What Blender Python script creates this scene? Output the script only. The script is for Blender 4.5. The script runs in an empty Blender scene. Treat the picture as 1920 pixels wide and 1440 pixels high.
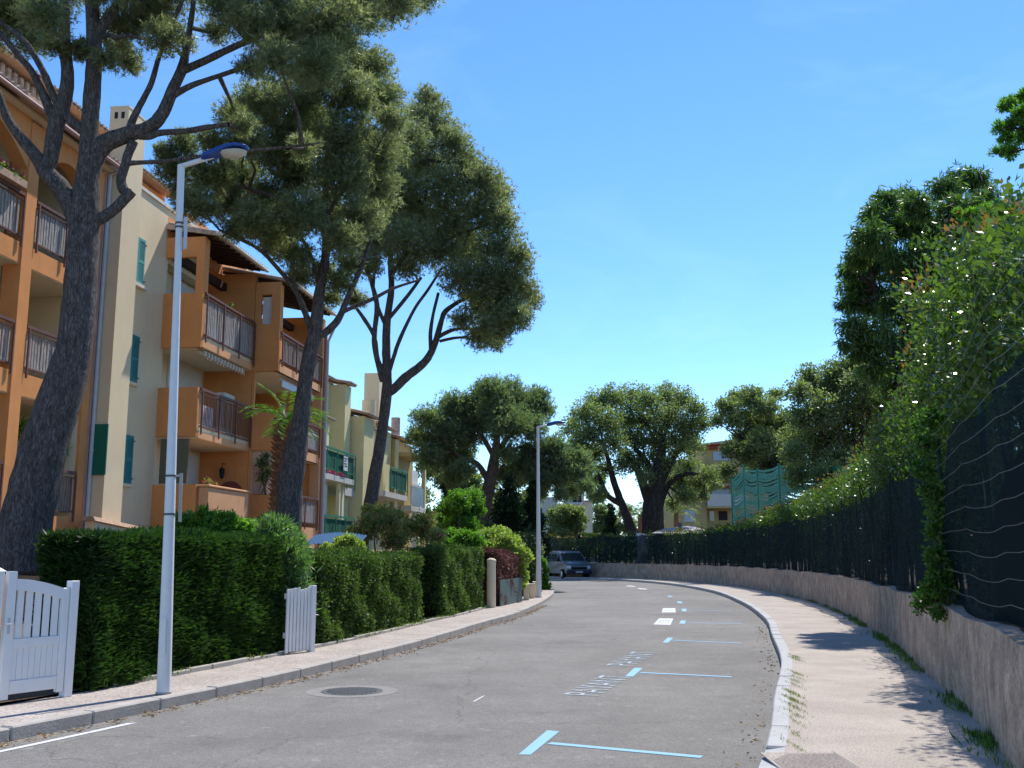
import bpy, bmesh, math, random
import numpy as np
from mathutils import Vector, Matrix
R = math.radians
random.seed(7)
rng = np.random.default_rng(11)
scene = bpy.context.scene
col = scene.collection

# ------------------------------------------------------------------ camera, sky, sun
F = 1900.0; HZ = 1040.0; CAMZ = 1.65
PITCH = math.atan((HZ - 720) / F)
cam_d = bpy.data.cameras.new('camera'); cam = bpy.data.objects.new('camera', cam_d); col.objects.link(cam)
cam_d.sensor_width = 36; cam_d.lens = F / 1920 * 36; cam_d.clip_start = 0.05; cam_d.clip_end = 6000
cam.location = (0, 0, CAMZ); cam.rotation_euler = (R(90) + PITCH, 0, 0)
scene.camera = cam
SUN_EL, SUN_AZ = R(56), R(29)          # azimuth from +Y towards +X
world = bpy.data.worlds.new('World'); scene.world = world; world.use_nodes = True
nt = world.node_tree; nt.nodes.clear()
sky = nt.nodes.new('ShaderNodeTexSky'); sky.sky_type = 'NISHITA'; sky.sun_disc = False
sky.sun_elevation = SUN_EL; sky.sun_rotation = SUN_AZ
sky.altitude = 1300; sky.air_density = 1.0; sky.dust_density = 0.0; sky.ozone_density = 5.0
bg = nt.nodes.new('ShaderNodeBackground'); bg.inputs['Strength'].default_value = 0.15
wo = nt.nodes.new('ShaderNodeOutputWorld')
hsn = nt.nodes.new('ShaderNodeHueSaturation'); hsn.inputs['Saturation'].default_value = 1.14
nt.links.new(sky.outputs[0], hsn.inputs['Color']); tco = nt.nodes.new('ShaderNodeTexCoord'); cmp_ = nt.nodes.new('ShaderNodeMapping'); cmp_.inputs['Scale'].default_value = (2.2, 2.2, 5.0); cmp_.inputs['Rotation'].default_value = (0.3, 0.2, 0.6)
cn = nt.nodes.new('ShaderNodeTexNoise'); cn.inputs['Scale'].default_value = 1.6; cn.inputs['Detail'].default_value = 7; cn.inputs['Roughness'].default_value = 0.6; cn.inputs['Distortion'].default_value = 0.6
crp = nt.nodes.new('ShaderNodeMapRange'); crp.inputs[1].default_value = 0.48; crp.inputs[2].default_value = 0.78; crp.inputs[3].default_value = 0; crp.inputs[4].default_value = 0.10
cmx = nt.nodes.new('ShaderNodeMixRGB'); cmx.inputs[2].default_value = (6.0, 6.6, 7.4, 1)      # thin cirrus veil
nt.links.new(tco.outputs['Generated'], cmp_.inputs[0]); nt.links.new(cmp_.outputs[0], cn.inputs['Vector']); nt.links.new(cn.outputs['Fac'], crp.inputs[0]); nt.links.new(crp.outputs[0], cmx.inputs[0]); nt.links.new(hsn.outputs[0], cmx.inputs[1])
nt.links.new(cmx.outputs[0], bg.inputs[0]); nt.links.new(bg.outputs[0], wo.inputs[0])
sl = bpy.data.lights.new('sun', 'SUN'); sl.energy = 3.7; sl.angle = R(0.53); sl.color = (1.0, 0.95, 0.88)
so = bpy.data.objects.new('sun', sl); col.objects.link(so)
sdir = Vector((math.sin(SUN_AZ) * math.cos(SUN_EL), math.cos(SUN_AZ) * math.cos(SUN_EL), math.sin(SUN_EL)))
so.rotation_euler = sdir.to_track_quat('Z', 'Y').to_euler(); so.location = (0, 0, 60)
scene.view_settings.view_transform = 'Standard'; scene.view_settings.look = 'None'
scene.view_settings.exposure = 0.65; scene.view_settings.gamma = 1.0
scene.render.engine = 'CYCLES'
scene.cycles.max_bounces = 8; scene.cycles.transparent_max_bounces = 12
scene.cycles.diffuse_bounces = 3; scene.cycles.glossy_bounces = 2; scene.cycles.transmission_bounces = 3

# ------------------------------------------------------------------ photo geometry -> world
def ray(x, y):
    a = (x - 960) / F; b = (720 - y) / F
    return a, math.cos(PITCH) - b * math.sin(PITCH), math.sin(PITCH) + b * math.cos(PITCH)
def atY(x, y, Y):
    r = ray(x, y); k = Y / r[1]; return Vector((r[0] * k, Y, CAMZ + r[2] * k))
def gnd(x, y, z=0.0):
    r = ray(x, y); k = (z - CAMZ) / r[2]; return Vector((r[0] * k, r[1] * k, z))
BA = R(7)
BU = (math.sin(BA), math.cos(BA)); BN = (math.cos(BA), -math.sin(BA))
def onT(x, y, t):      # pixel -> (s, z) on a facade plane at offset t
    r = ray(x, y); k = t / (r[0] * BN[0] + r[1] * BN[1]); return ((r[0] * BU[0] + r[1] * BU[1]) * k, CAMZ + r[2] * k)

# ------------------------------------------------------------------ object helpers
def setp(o, label=None, cat=None, group=None, kind=None):
    if label: o['label'] = label
    if cat: o['category'] = cat
    if group: o['group'] = group
    if kind: o['kind'] = kind
    return o
def thing(name, label, cat, loc=(0, 0, 0), rz=0.0, group=None):
    o = bpy.data.objects.new(name, None); col.objects.link(o)
    o.empty_display_size = 0.3; o.location = loc; o.rotation_euler = (0, 0, rz)
    o['_b'] = [0.0, 0.0, 0.0]
    return setp(o, label, cat, group)
def obj(name, me, mat=None, parent=None, loc=None, rot=None):
    o = bpy.data.objects.new(name, me); col.objects.link(o)
    if mat and me is not None and not me.materials: me.materials.append(mat)
    if parent: o.parent = parent
    if loc is not None: o.location = loc
    if rot is not None: o.rotation_euler = rot
    return o

class MB:
    """collects simple shapes into one mesh"""
    def __init__(s): s.v = []; s.f = []; s.sm = False
    def add(s, vs, fs):
        n = len(s.v); s.v += [tuple(v) for v in vs]; s.f += [tuple(i + n for i in f) for f in fs]; return s
    def box(s, x0, x1, y0, y1, z0, z1, ch=0.0):
        if x0 > x1: x0, x1 = x1, x0
        if y0 > y1: y0, y1 = y1, y0
        if z0 > z1: z0, z1 = z1, z0
        vs = [(x, y, z) for z in (z0, z1) for y in (y0, y1) for x in (x0, x1)]
        return s.add(vs, [(0, 2, 3, 1), (4, 5, 7, 6), (0, 1, 5, 4), (2, 6, 7, 3), (0, 4, 6, 2), (1, 3, 7, 5)])
    def hexa(s, p):      # 8 points: bottom 4 ccw, top 4 ccw
        return s.add(p, [(3, 2, 1, 0), (4, 5, 6, 7), (0, 1, 5, 4), (1, 2, 6, 5), (2, 3, 7, 6), (3, 0, 4, 7)])
    def prism(s, poly, axis, a, b):   # poly in the two other axes, extruded on axis from a to b
        def P(q, h):
            return {'x': (h, q[0], q[1]), 'y': (q[0], h, q[1]), 'z': (q[0], q[1], h)}[axis]
        n = len(poly); vs = [P(q, a) for q in poly] + [P(q, b) for q in poly]
        fs = [tuple(range(n)), tuple(range(2 * n - 1, n - 1, -1))] + [(i, (i + 1) % n + 0, (i + 1) % n + n, i + n) for i in range(n)]
        return s.add(vs, fs)
    def tube(s, pts, rad, n=8, cap=True, jit=0.0):
        pts = [Vector(p) for p in pts]; k = len(pts)
        if not hasattr(rad, '__len__'): rad = [rad] * k
        base = len(s.v); prev = None
        for i, p in enumerate(pts):
            d = (pts[min(i + 1, k - 1)] - pts[max(i - 1, 0)])
            d = d.normalized() if d.length > 1e-9 else Vector((0, 0, 1))
            if prev is None:
                a = d.orthogonal().normalized()
            else:
                a = prev - d * prev.dot(d); a = a.normalized() if a.length > 1e-6 else d.orthogonal().normalized()
            prev = a; b = d.cross(a)
            for j in range(n):
                th = 2 * math.pi * j / n; r = rad[i] * (1 + (random.uniform(-jit, jit) if jit else 0))
                q = p + (a * math.cos(th) + b * math.sin(th)) * r; s.v.append((q.x, q.y, q.z))
        for i in range(k - 1):
            for j in range(n):
                q = base + i * n; s.f.append((q + j, q + (j + 1) % n, q + n + (j + 1) % n, q + n + j))
        if cap:
            s.f.append(tuple(base + j for j in range(n - 1, -1, -1))); s.f.append(tuple(base + (k - 1) * n + j for j in range(n)))
        return s
    def ellip(s, c, r, nu=12, nv=8):
        base = len(s.v)
        for i in range(nv + 1):
            ph = math.pi * i / nv
            for j in range(nu):
                th = 2 * math.pi * j / nu
                s.v.append((c[0] + r[0] * math.sin(ph) * math.cos(th), c[1] + r[1] * math.sin(ph) * math.sin(th), c[2] + r[2] * math.cos(ph)))
        for i in range(nv):
            for j in range(nu):
                q = base + i * nu; s.f.append((q + j, q + nu + j, q + nu + (j + 1) % nu, q + (j + 1) % nu))
        return s
    def mesh(s, name, off=(0, 0, 0), smooth=False, bevel=0.0):
        me = bpy.data.meshes.new(name)
        me.from_pydata([(v[0] - off[0], v[1] - off[1], v[2] - off[2]) for v in s.v], [], s.f); me.update()
        bm = bmesh.new(); bm.from_mesh(me)
        bmesh.ops.remove_doubles(bm, verts=bm.verts, dist=1e-5) if bevel or smooth else None
        bmesh.ops.recalc_face_normals(bm, faces=bm.faces)
        if bevel:
            bmesh.ops.bevel(bm, geom=[e for e in bm.edges], offset=bevel, segments=1, affect='EDGES', clamp_overlap=True)
        bm.to_mesh(me); bm.free()
        if smooth:
            for p in me.polygons: p.use_smooth = True
        return me
    def build(s, name, mat, parent=None, off=None, smooth=False, bevel=0.0, kind=None, label=None):
        if off is None: off = BASE.get(parent.name, (0, 0, 0)) if parent else (0, 0, 0)
        o = obj(name, s.mesh(name, off, smooth, bevel), mat, parent)
        if parent: BASE[o.name] = off
        if kind: o['kind'] = kind
        if label: o['label'] = label
        return o
BASE = {}
def wthing(name, label, cat, base, group=None):
    """a thing whose parts are described in world coordinates"""
    o = thing(name, label, cat, base, 0, group); BASE[o.name] = tuple(base); return o
def bthing(name, label, cat, base, group=None):
    """a thing whose parts are described in street-facade coordinates (t, s, z)"""
    t, s, z = base
    o = thing(name, label, cat, (BN[0] * t + BU[0] * s, BN[1] * t + BU[1] * s, z), -BA, group); BASE[o.name] = base; return o

def smooth_path(pts, step=0.5):
    pts = [Vector(p).to_3d() if len(p) == 3 else Vector((p[0], p[1], 0)) for p in pts]; out = []
    P = [pts[0] * 2 - pts[1]] + pts + [pts[-1] * 2 - pts[-2]]
    for i in range(1, len(P) - 2):
        n = max(1, int((P[i + 1] - P[i]).length / step))
        for j in range(n):
            t = j / n; a, b, c, d = P[i - 1], P[i], P[i + 1], P[i + 2]
            out.append(0.5 * ((2 * b) + (c - a) * t + (2 * a - 5 * b + 4 * c - d) * t * t + (3 * b - a - 3 * c + d) * t ** 3))
    out.append(pts[-1]); return out
def resample(path, step):
    d = [0]
    for i in range(1, len(path)): d.append(d[-1] + (path[i] - path[i - 1]).length)
    n = int(d[-1] / step); out = []; k = 0
    for i in range(n + 1):
        t = i * step
        while k < len(d) - 2 and d[k + 1] < t: k += 1
        u = (t - d[k]) / max(1e-9, d[k + 1] - d[k]); out.append(path[k].lerp(path[k + 1], min(1, u)))
    return out
def offset_path(path, w):      # positive = to the right of travel
    out = []
    for i, p in enumerate(path):
        d = path[min(i + 1, len(path) - 1)] - path[max(i - 1, 0)]; d.z = 0; d.normalize()
        out.append(p + Vector((d.y, -d.x, 0)) * w)
    return out

# ------------------------------------------------------------------ materials
M = {}
def new_mat(name):
    m = bpy.data.materials.new(name); m.use_nodes = True; M[name] = m
    n = m.node_tree.nodes; b = n['Principled BSDF']; return m, m.node_tree, b
def surf(name, c, rough=0.8, var=0.12, scale=3.0, bump=0.0, bscale=40.0, c2=None, stain=0.0, stain_c=(0.1, 0.08, 0.06), stretch=(1, 1, 1), spec=0.3, metal=0.0, fine=0.0, fscale=200.0, bdist=0.01):
    m, t, b = new_mat(name); N = t.nodes; L = t.links
    geo = N.new('ShaderNodeNewGeometry'); mp = N.new('ShaderNodeMapping'); mp.inputs['Scale'].default_value = stretch
    L.new(geo.outputs['Position'], mp.inputs[0])
    no = N.new('ShaderNodeTexNoise'); no.inputs['Scale'].default_value = scale; no.inputs['Detail'].default_value = 6; no.inputs['Roughness'].default_value = 0.65
    L.new(mp.outputs[0], no.inputs['Vector'])
    rp = N.new('ShaderNodeValToRGB'); e = rp.color_ramp.elements
    c2 = c2 or tuple(x * (1 - var) for x in c); c1 = tuple(min(1, x * (1 + var)) for x in c)
    e[0].position = 0.32; e[0].color = (*c2, 1); e[1].position = 0.68; e[1].color = (*c1, 1)
    L.new(no.outputs['Fac'], rp.inputs[0]); outc = rp.outputs[0]
    if fine:
        nf = N.new('ShaderNodeTexNoise'); nf.inputs['Scale'].default_value = fscale; nf.inputs['Detail'].default_value = 2
        L.new(geo.outputs['Position'], nf.inputs['Vector'])
        mr = N.new('ShaderNodeMapRange'); mr.inputs[1].default_value = 0.3; mr.inputs[2].default_value = 0.7; mr.inputs[3].default_value = 1 - fine; mr.inputs[4].default_value = 1 + fine
        L.new(nf.outputs['Fac'], mr.inputs[0])
        mx = N.new('ShaderNodeVectorMath'); mx.operation = 'SCALE'; L.new(outc, mx.inputs[0]); L.new(mr.outputs[0], mx.inputs['Scale']); outc = mx.outputs[0]
    if stain:
        ns = N.new('ShaderNodeTexNoise'); ns.inputs['Scale'].default_value = 1.6; ns.inputs['Detail'].default_value = 8; ns.inputs['Roughness'].default_value = 0.7
        ms = N.new('ShaderNodeMapping'); ms.inputs['Scale'].default_value = (2.2, 2.2, 0.6); L.new(geo.outputs['Position'], ms.inputs[0]); L.new(ms.outputs[0], ns.inputs['Vector'])
        r2 = N.new('ShaderNodeMapRange'); r2.inputs[1].default_value = 0.5; r2.inputs[2].default_value = 0.75; r2.inputs[3].default_value = 0; r2.inputs[4].default_value = stain
        L.new(ns.outputs['Fac'], r2.inputs[0])
        mc = N.new('ShaderNodeMixRGB'); mc.inputs[2].default_value = (*stain_c, 1); L.new(r2.outputs[0], mc.inputs[0]); L.new(outc, mc.inputs[1]); outc = mc.outputs[0]
    L.new(outc, b.inputs['Base Color'])
    b.inputs['Roughness'].default_value = rough; b.inputs['Specular IOR Level'].default_value = spec; b.inputs['Metallic'].default_value = metal
    if bump:
        nb = N.new('ShaderNodeTexNoise'); nb.inputs['Scale'].default_value = bscale; nb.inputs['Detail'].default_value = 5
        L.new(mp.outputs[0], nb.inputs['Vector'])
        bp = N.new('ShaderNodeBump'); bp.inputs['Strength'].default_value = bump; bp.inputs['Distance'].default_value = bdist
        L.new(nb.outputs['Fac'], bp.inputs['Height']); L.new(bp.outputs[0], b.inputs['Normal'])
    return m
def leafmat(name, c, c2, trans=0.4, rough=0.5, spec=0.4, ctr=None):
    m, t, b = new_mat(name); N = t.nodes; L = t.links
    at = N.new('ShaderNodeAttribute'); at.attribute_name = 'tint'
    rp = N.new('ShaderNodeValToRGB'); e = rp.color_ramp.elements; e[0].color = (*c, 1); e[1].color = (*c2, 1)
    L.new(at.outputs['Fac'], rp.inputs[0]); L.new(rp.outputs[0], b.inputs['Base Color'])
    b.inputs['Roughness'].default_value = rough; b.inputs['Specular IOR Level'].default_value = spec
    tr = N.new('ShaderNodeBsdfTranslucent'); k = ctr or (1.5, 1.9, 0.7)
    vm = N.new('ShaderNodeVectorMath'); vm.operation = 'MULTIPLY'; vm.inputs[1].default_value = k; L.new(rp.outputs[0], vm.inputs[0]); L.new(vm.outputs[0], tr.inputs['Color'])
    mx = N.new('ShaderNodeMixShader'); mx.inputs[0].default_value = trans
    L.new(b.outputs[0], mx.inputs[1]); L.new(tr.outputs[0], mx.inputs[2]); L.new(mx.outputs[0], N['Material Output'].inputs[0])
    return m
def barkmat(name, c, c2, scale=9.0, depth=0.03):
    m, t, b = new_mat(name); N = t.nodes; L = t.links
    geo = N.new('ShaderNodeNewGeometry'); mp = N.new('ShaderNodeMapping'); mp.inputs['Scale'].default_value = (1, 1, 0.26); L.new(geo.outputs['Position'], mp.inputs[0])
    nz = N.new('ShaderNodeTexNoise'); nz.inputs['Scale'].default_value = 6; nz.inputs['Detail'].default_value = 4; L.new(mp.outputs[0], nz.inputs['Vector'])
    ad = N.new('ShaderNodeMixRGB'); ad.blend_type = 'ADD'; ad.inputs[0].default_value = 0.45; L.new(mp.outputs[0], ad.inputs[1]); L.new(nz.outputs['Color'], ad.inputs[2])
    vo = N.new('ShaderNodeTexVoronoi'); vo.feature = 'DISTANCE_TO_EDGE'; vo.inputs['Scale'].default_value = scale; L.new(ad.outputs[0], vo.inputs['Vector'])
    mr = N.new('ShaderNodeMapRange'); mr.inputs[1].default_value = 0.0; mr.inputs[2].default_value = 0.28; L.new(vo.outputs['Distance'], mr.inputs[0])
    n2 = N.new('ShaderNodeTexNoise'); n2.inputs['Scale'].default_value = 22; n2.inputs['Detail'].default_value = 8; n2.inputs['Roughness'].default_value = 0.7; L.new(mp.outputs[0], n2.inputs['Vector'])
    mul = N.new('ShaderNodeMath'); mul.operation = 'MULTIPLY_ADD'; mul.inputs[1].default_value = 0.35; L.new(mr.outputs[0], mul.inputs[0])
    m3 = N.new('ShaderNodeMath'); m3.operation = 'MULTIPLY'; m3.inputs[1].default_value = 0.95; L.new(n2.outputs['Fac'], m3.inputs[0]); L.new(m3.outputs[0], mul.inputs[2])
    rp = N.new('ShaderNodeValToRGB'); e = rp.color_ramp.elements; e[0].position = 0.38; e[0].color = (*c, 1); e[1].position = 0.92; e[1].color = (*c2, 1)
    L.new(mul.outputs[0], rp.inputs[0]); L.new(rp.outputs[0], b.inputs['Base Color'])
    bp = N.new('ShaderNodeBump'); bp.inputs['Strength'].default_value = 0.9; bp.inputs['Distance'].default_value = depth
    L.new(mul.outputs[0], bp.inputs['Height']); L.new(bp.outputs[0], b.inputs['Normal'])
    b.inputs['Roughness'].default_value = 0.9; b.inputs['Specular IOR Level'].default_value = 0.15
    return m

surf('orange', (0.72, 0.30, 0.105), var=0.09, scale=1.2, bump=0.3, bscale=60, stain=0.30, stain_c=(0.42, 0.18, 0.08), bdist=0.004, spec=0.15)
surf('orange_pale', (0.70, 0.37, 0.19), var=0.07, scale=1.2, bump=0.3, bscale=60, stain=0.25, stain_c=(0.36, 0.20, 0.12), bdist=0.004, spec=0.15)
surf('beige', (0.76, 0.60, 0.385), var=0.05, scale=0.9, bump=0.3, bscale=60, stain=0.12, stain_c=(0.40, 0.30, 0.2), bdist=0.004, spec=0.15)
surf('cream', (0.78, 0.66, 0.46), var=0.05, scale=1, bump=0.2, bscale=60, bdist=0.004, spec=0.15)
surf('yellow', (0.68, 0.60, 0.33), var=0.06, scale=0.8, bump=0.2, bscale=50, stain=0.2, stain_c=(0.36, 0.32, 0.2), bdist=0.004, spec=0.15)
surf('paleyellow', (0.70, 0.67, 0.45), var=0.06, scale=0.8, stain=0.2, stain_c=(0.36, 0.34, 0.24), spec=0.15)
surf('ochre', (0.48, 0.36, 0.16), var=0.06, scale=0.6, stain=0.2, stain_c=(0.3, 0.22, 0.12), spec=0.15)
surf('dullwhite', (0.56, 0.53, 0.48), var=0.05, scale=0.6, stain=0.2, stain_c=(0.36, 0.33, 0.3), spec=0.15)
surf('whitepaint', (0.84, 0.84, 0.82), var=0.03, scale=4, rough=0.5, stain=0.06, stain_c=(0.5, 0.48, 0.44), spec=0.35)
surf('polewhite', (0.76, 0.76, 0.75), var=0.04, scale=5, rough=0.4, stain=0.15, stain_c=(0.5, 0.46, 0.4), spec=0.4)
surf('lampblue', (0.006, 0.055, 0.27), var=0.1, rough=0.35, spec=0.5)
surf('lampglass', (0.55, 0.50, 0.40), var=0.1, rough=0.15, spec=0.6)
surf('shutter', (0.035, 0.21, 0.21), var=0.1, scale=8, rough=0.6, stain=0.15, stain_c=(0.10, 0.3, 0.3))
surf('shutter_faded_lit', (0.10, 0.33, 0.32), var=0.12, scale=8, rough=0.6, stain=0.15, stain_c=(0.22, 0.42, 0.4))  # lighter teal for the top window: fading and sunlight both in the colour
surf('shutter_green', (0.008, 0.14, 0.085), var=0.1, scale=6, rough=0.55)
surf('railgreen', (0.02, 0.20, 0.115), var=0.15, scale=8, rough=0.5)
surf('canvasgreen', (0.010, 0.085, 0.05), var=0.45, scale=5, rough=0.7, stretch=(3, 3, 0.4))
surf('railbrown', (0.16, 0.075, 0.06), var=0.15, scale=8, rough=0.6)
surf('reed', (0.48, 0.44, 0.40), c2=(0.13, 0.105, 0.10), scale=10, rough=0.75, stretch=(8, 8, 0.6))
surf('plank', (0.30, 0.24, 0.2), c2=(0.12, 0.08, 0.07), scale=10, rough=0.8, stretch=(8, 8, 0.6))
surf('darkwood', (0.045, 0.022, 0.016), var=0.3, scale=10, rough=0.8)
surf('tile', (0.52, 0.32, 0.21), c2=(0.34, 0.24, 0.17), scale=7, rough=0.85, fine=0.15, fscale=20)
surf('tile_end', (0.55, 0.45, 0.36), c2=(0.30, 0.2, 0.14), scale=9, rough=0.85)
surf('coping', (0.68, 0.62, 0.52), var=0.12, scale=5, rough=0.8, stain=0.2, stain_c=(0.36, 0.3, 0.25))
surf('zinc', (0.55, 0.55, 0.56), var=0.08, scale=5, rough=0.5, spec=0.5)
surf('copperpipe', (0.42, 0.23, 0.18), var=0.1, scale=6, rough=0.5)
surf('rollshutter', (0.72, 0.70, 0.66), var=0.04, scale=4, rough=0.5)
surf('dark', (0.015, 0.015, 0.018), var=0.2, rough=0.6)
surf('bamboo', (0.16, 0.15, 0.09), c2=(0.09, 0.09, 0.06), scale=18, rough=0.8, stretch=(1, 1, 4))
surf('plastic_white', (0.65, 0.65, 0.63), var=0.04, rough=0.4, spec=0.4)
surf('stripe', (0.60, 0.55, 0.42), var=0.1, rough=0.8)
surf('concrete', (0.40, 0.37, 0.33), var=0.1, scale=3, rough=0.9, bump=0.3, fine=0.12, stain=0.2, stain_c=(0.25, 0.22, 0.19))
surf('kerb', (0.42, 0.385, 0.345), var=0.12, scale=3, rough=0.9, bump=0.4, fine=0.15, fscale=90, stain=0.25, stain_c=(0.24, 0.2, 0.17))
surf('kerb_light', (0.42, 0.42, 0.42), var=0.10, scale=4, rough=0.85, bump=0.3, fine=0.12, fscale=90)
surf('soil', (0.14, 0.10, 0.07), var=0.3, scale=5, rough=0.95, bump=0.6, bscale=20, fine=0.3, fscale=60)
surf('terrain', (0.10, 0.10, 0.05), var=0.35, scale=0.7, rough=0.95, fine=0.3, fscale=20)
surf('iron', (0.10, 0.10, 0.105), var=0.3, scale=30, rough=0.6, spec=0.5, metal=0.3)
surf('post_green', (0.02, 0.06, 0.045), var=0.2, scale=8, rough=0.6)
surf('greyroof', (0.30, 0.29, 0.30), var=0.12, scale=3, rough=0.8)
surf('vansilver', (0.16, 0.175, 0.185), var=0.03, rough=0.3, spec=0.6, metal=0.2)
surf('vanblue', (0.012, 0.022, 0.06), var=0.1, rough=0.2, spec=0.7)
surf('rubber', (0.015, 0.015, 0.015), var=0.2, rough=0.9)
surf('glass', (0.03, 0.04, 0.05), var=0.1, rough=0.06, spec=0.9)
surf('lampclear', (0.75, 0.76, 0.78), var=0.05, rough=0.12, spec=0.8)
surf('skyglass', (0.30, 0.38, 0.46), var=0.1, rough=0.2, spec=0.6)
surf('redbrick', (0.30, 0.07, 0.05), var=0.2, scale=5)
surf('whitesheet', (0.80, 0.76, 0.70), var=0.05, scale=3, rough=0.7)
surf('greenpvc', (0.03, 0.26, 0.17), var=0.15, scale=3, rough=0.5)
surf('palmbark', (0.36, 0.17, 0.09), c2=(0.16, 0.08, 0.05), scale=10, rough=0.9)
surf('twig', (0.12, 0.09, 0.07), var=0.3, scale=10, rough=0.9)
surf('litter', (0.42, 0.28, 0.14), var=0.4, scale=30, rough=0.9)
surf('flower', (0.55, 0.08, 0.14), var=0.3, scale=30, rough=0.7)
surf('wire', (0.20, 0.21, 0.21), var=0.1, rough=0.6)
surf('ink', (0.05, 0.06, 0.09), var=0.1, rough=0.7)
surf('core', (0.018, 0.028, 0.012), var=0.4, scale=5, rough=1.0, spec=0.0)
leafmat('needle1', (0.12, 0.145, 0.08), (0.28, 0.30, 0.17), trans=0.55, rough=0.4, ctr=(1.6, 1.75, 1.0))
leafmat('needle_far', (0.10, 0.135, 0.09), (0.23, 0.26, 0.16), trans=0.5)
leafmat('thuja', (0.014, 0.038, 0.012), (0.055, 0.11, 0.022), trans=0.3, spec=0.25)
leafmat('boxleaf', (0.034, 0.066, 0.018), (0.115, 0.17, 0.05), trans=0.35, spec=0.25)
leafmat('oak', (0.09, 0.115, 0.065), (0.25, 0.27, 0.135), trans=0.5, spec=0.4)
leafmat('euc', (0.035, 0.07, 0.025), (0.13, 0.20, 0.05), trans=0.42, spec=0.6, rough=0.35)
leafmat('photinia', (0.032, 0.065, 0.013), (0.125, 0.185, 0.028), trans=0.38, spec=0.7, rough=0.28)
leafmat('photinia_red', (0.15, 0.09, 0.03), (0.26, 0.10, 0.04), trans=0.4, spec=0.6, rough=0.3)
leafmat('ivy', (0.03, 0.08, 0.015), (0.10, 0.20, 0.03), trans=0.4, spec=0.4)
leafmat('bright', (0.07, 0.17, 0.02), (0.17, 0.30, 0.05), trans=0.45, spec=0.4)
leafmat('oleander', (0.07, 0.14, 0.045), (0.20, 0.30, 0.12), trans=0.35, spec=0.6, rough=0.35)
leafmat('yellowleaf', (0.14, 0.22, 0.03), (0.50, 0.52, 0.18), trans=0.4, spec=0.5)
leafmat('purple', (0.09, 0.045, 0.04), (0.19, 0.10, 0.085), trans=0.25, spec=0.3, ctr=(1.5, 1, 0.9))
leafmat('rosebush', (0.12, 0.20, 0.05), (0.33, 0.25, 0.14), trans=0.45, spec=0.3)
leafmat('cypress', (0.012, 0.030, 0.014), (0.03, 0.06, 0.025), trans=0.15, spec=0.2)
leafmat('palm', (0.06, 0.14, 0.02), (0.16, 0.26, 0.05), trans=0.35, spec=0.4)
leafmat('palm_grey', (0.14, 0.18, 0.09), (0.25, 0.28, 0.14), trans=0.3, spec=0.5)
leafmat('grassblade', (0.08, 0.13, 0.03), (0.24, 0.27, 0.08), trans=0.3, spec=0.3)
barkmat('bark', (0.040, 0.032, 0.030), (0.185, 0.155, 0.14), scale=20, depth=0.02)
barkmat('bark_far', (0.05, 0.035, 0.028), (0.22, 0.16, 0.13), scale=14)
barkmat('bark_dark', (0.02, 0.017, 0.014), (0.09, 0.07, 0.055), scale=5)

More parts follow.
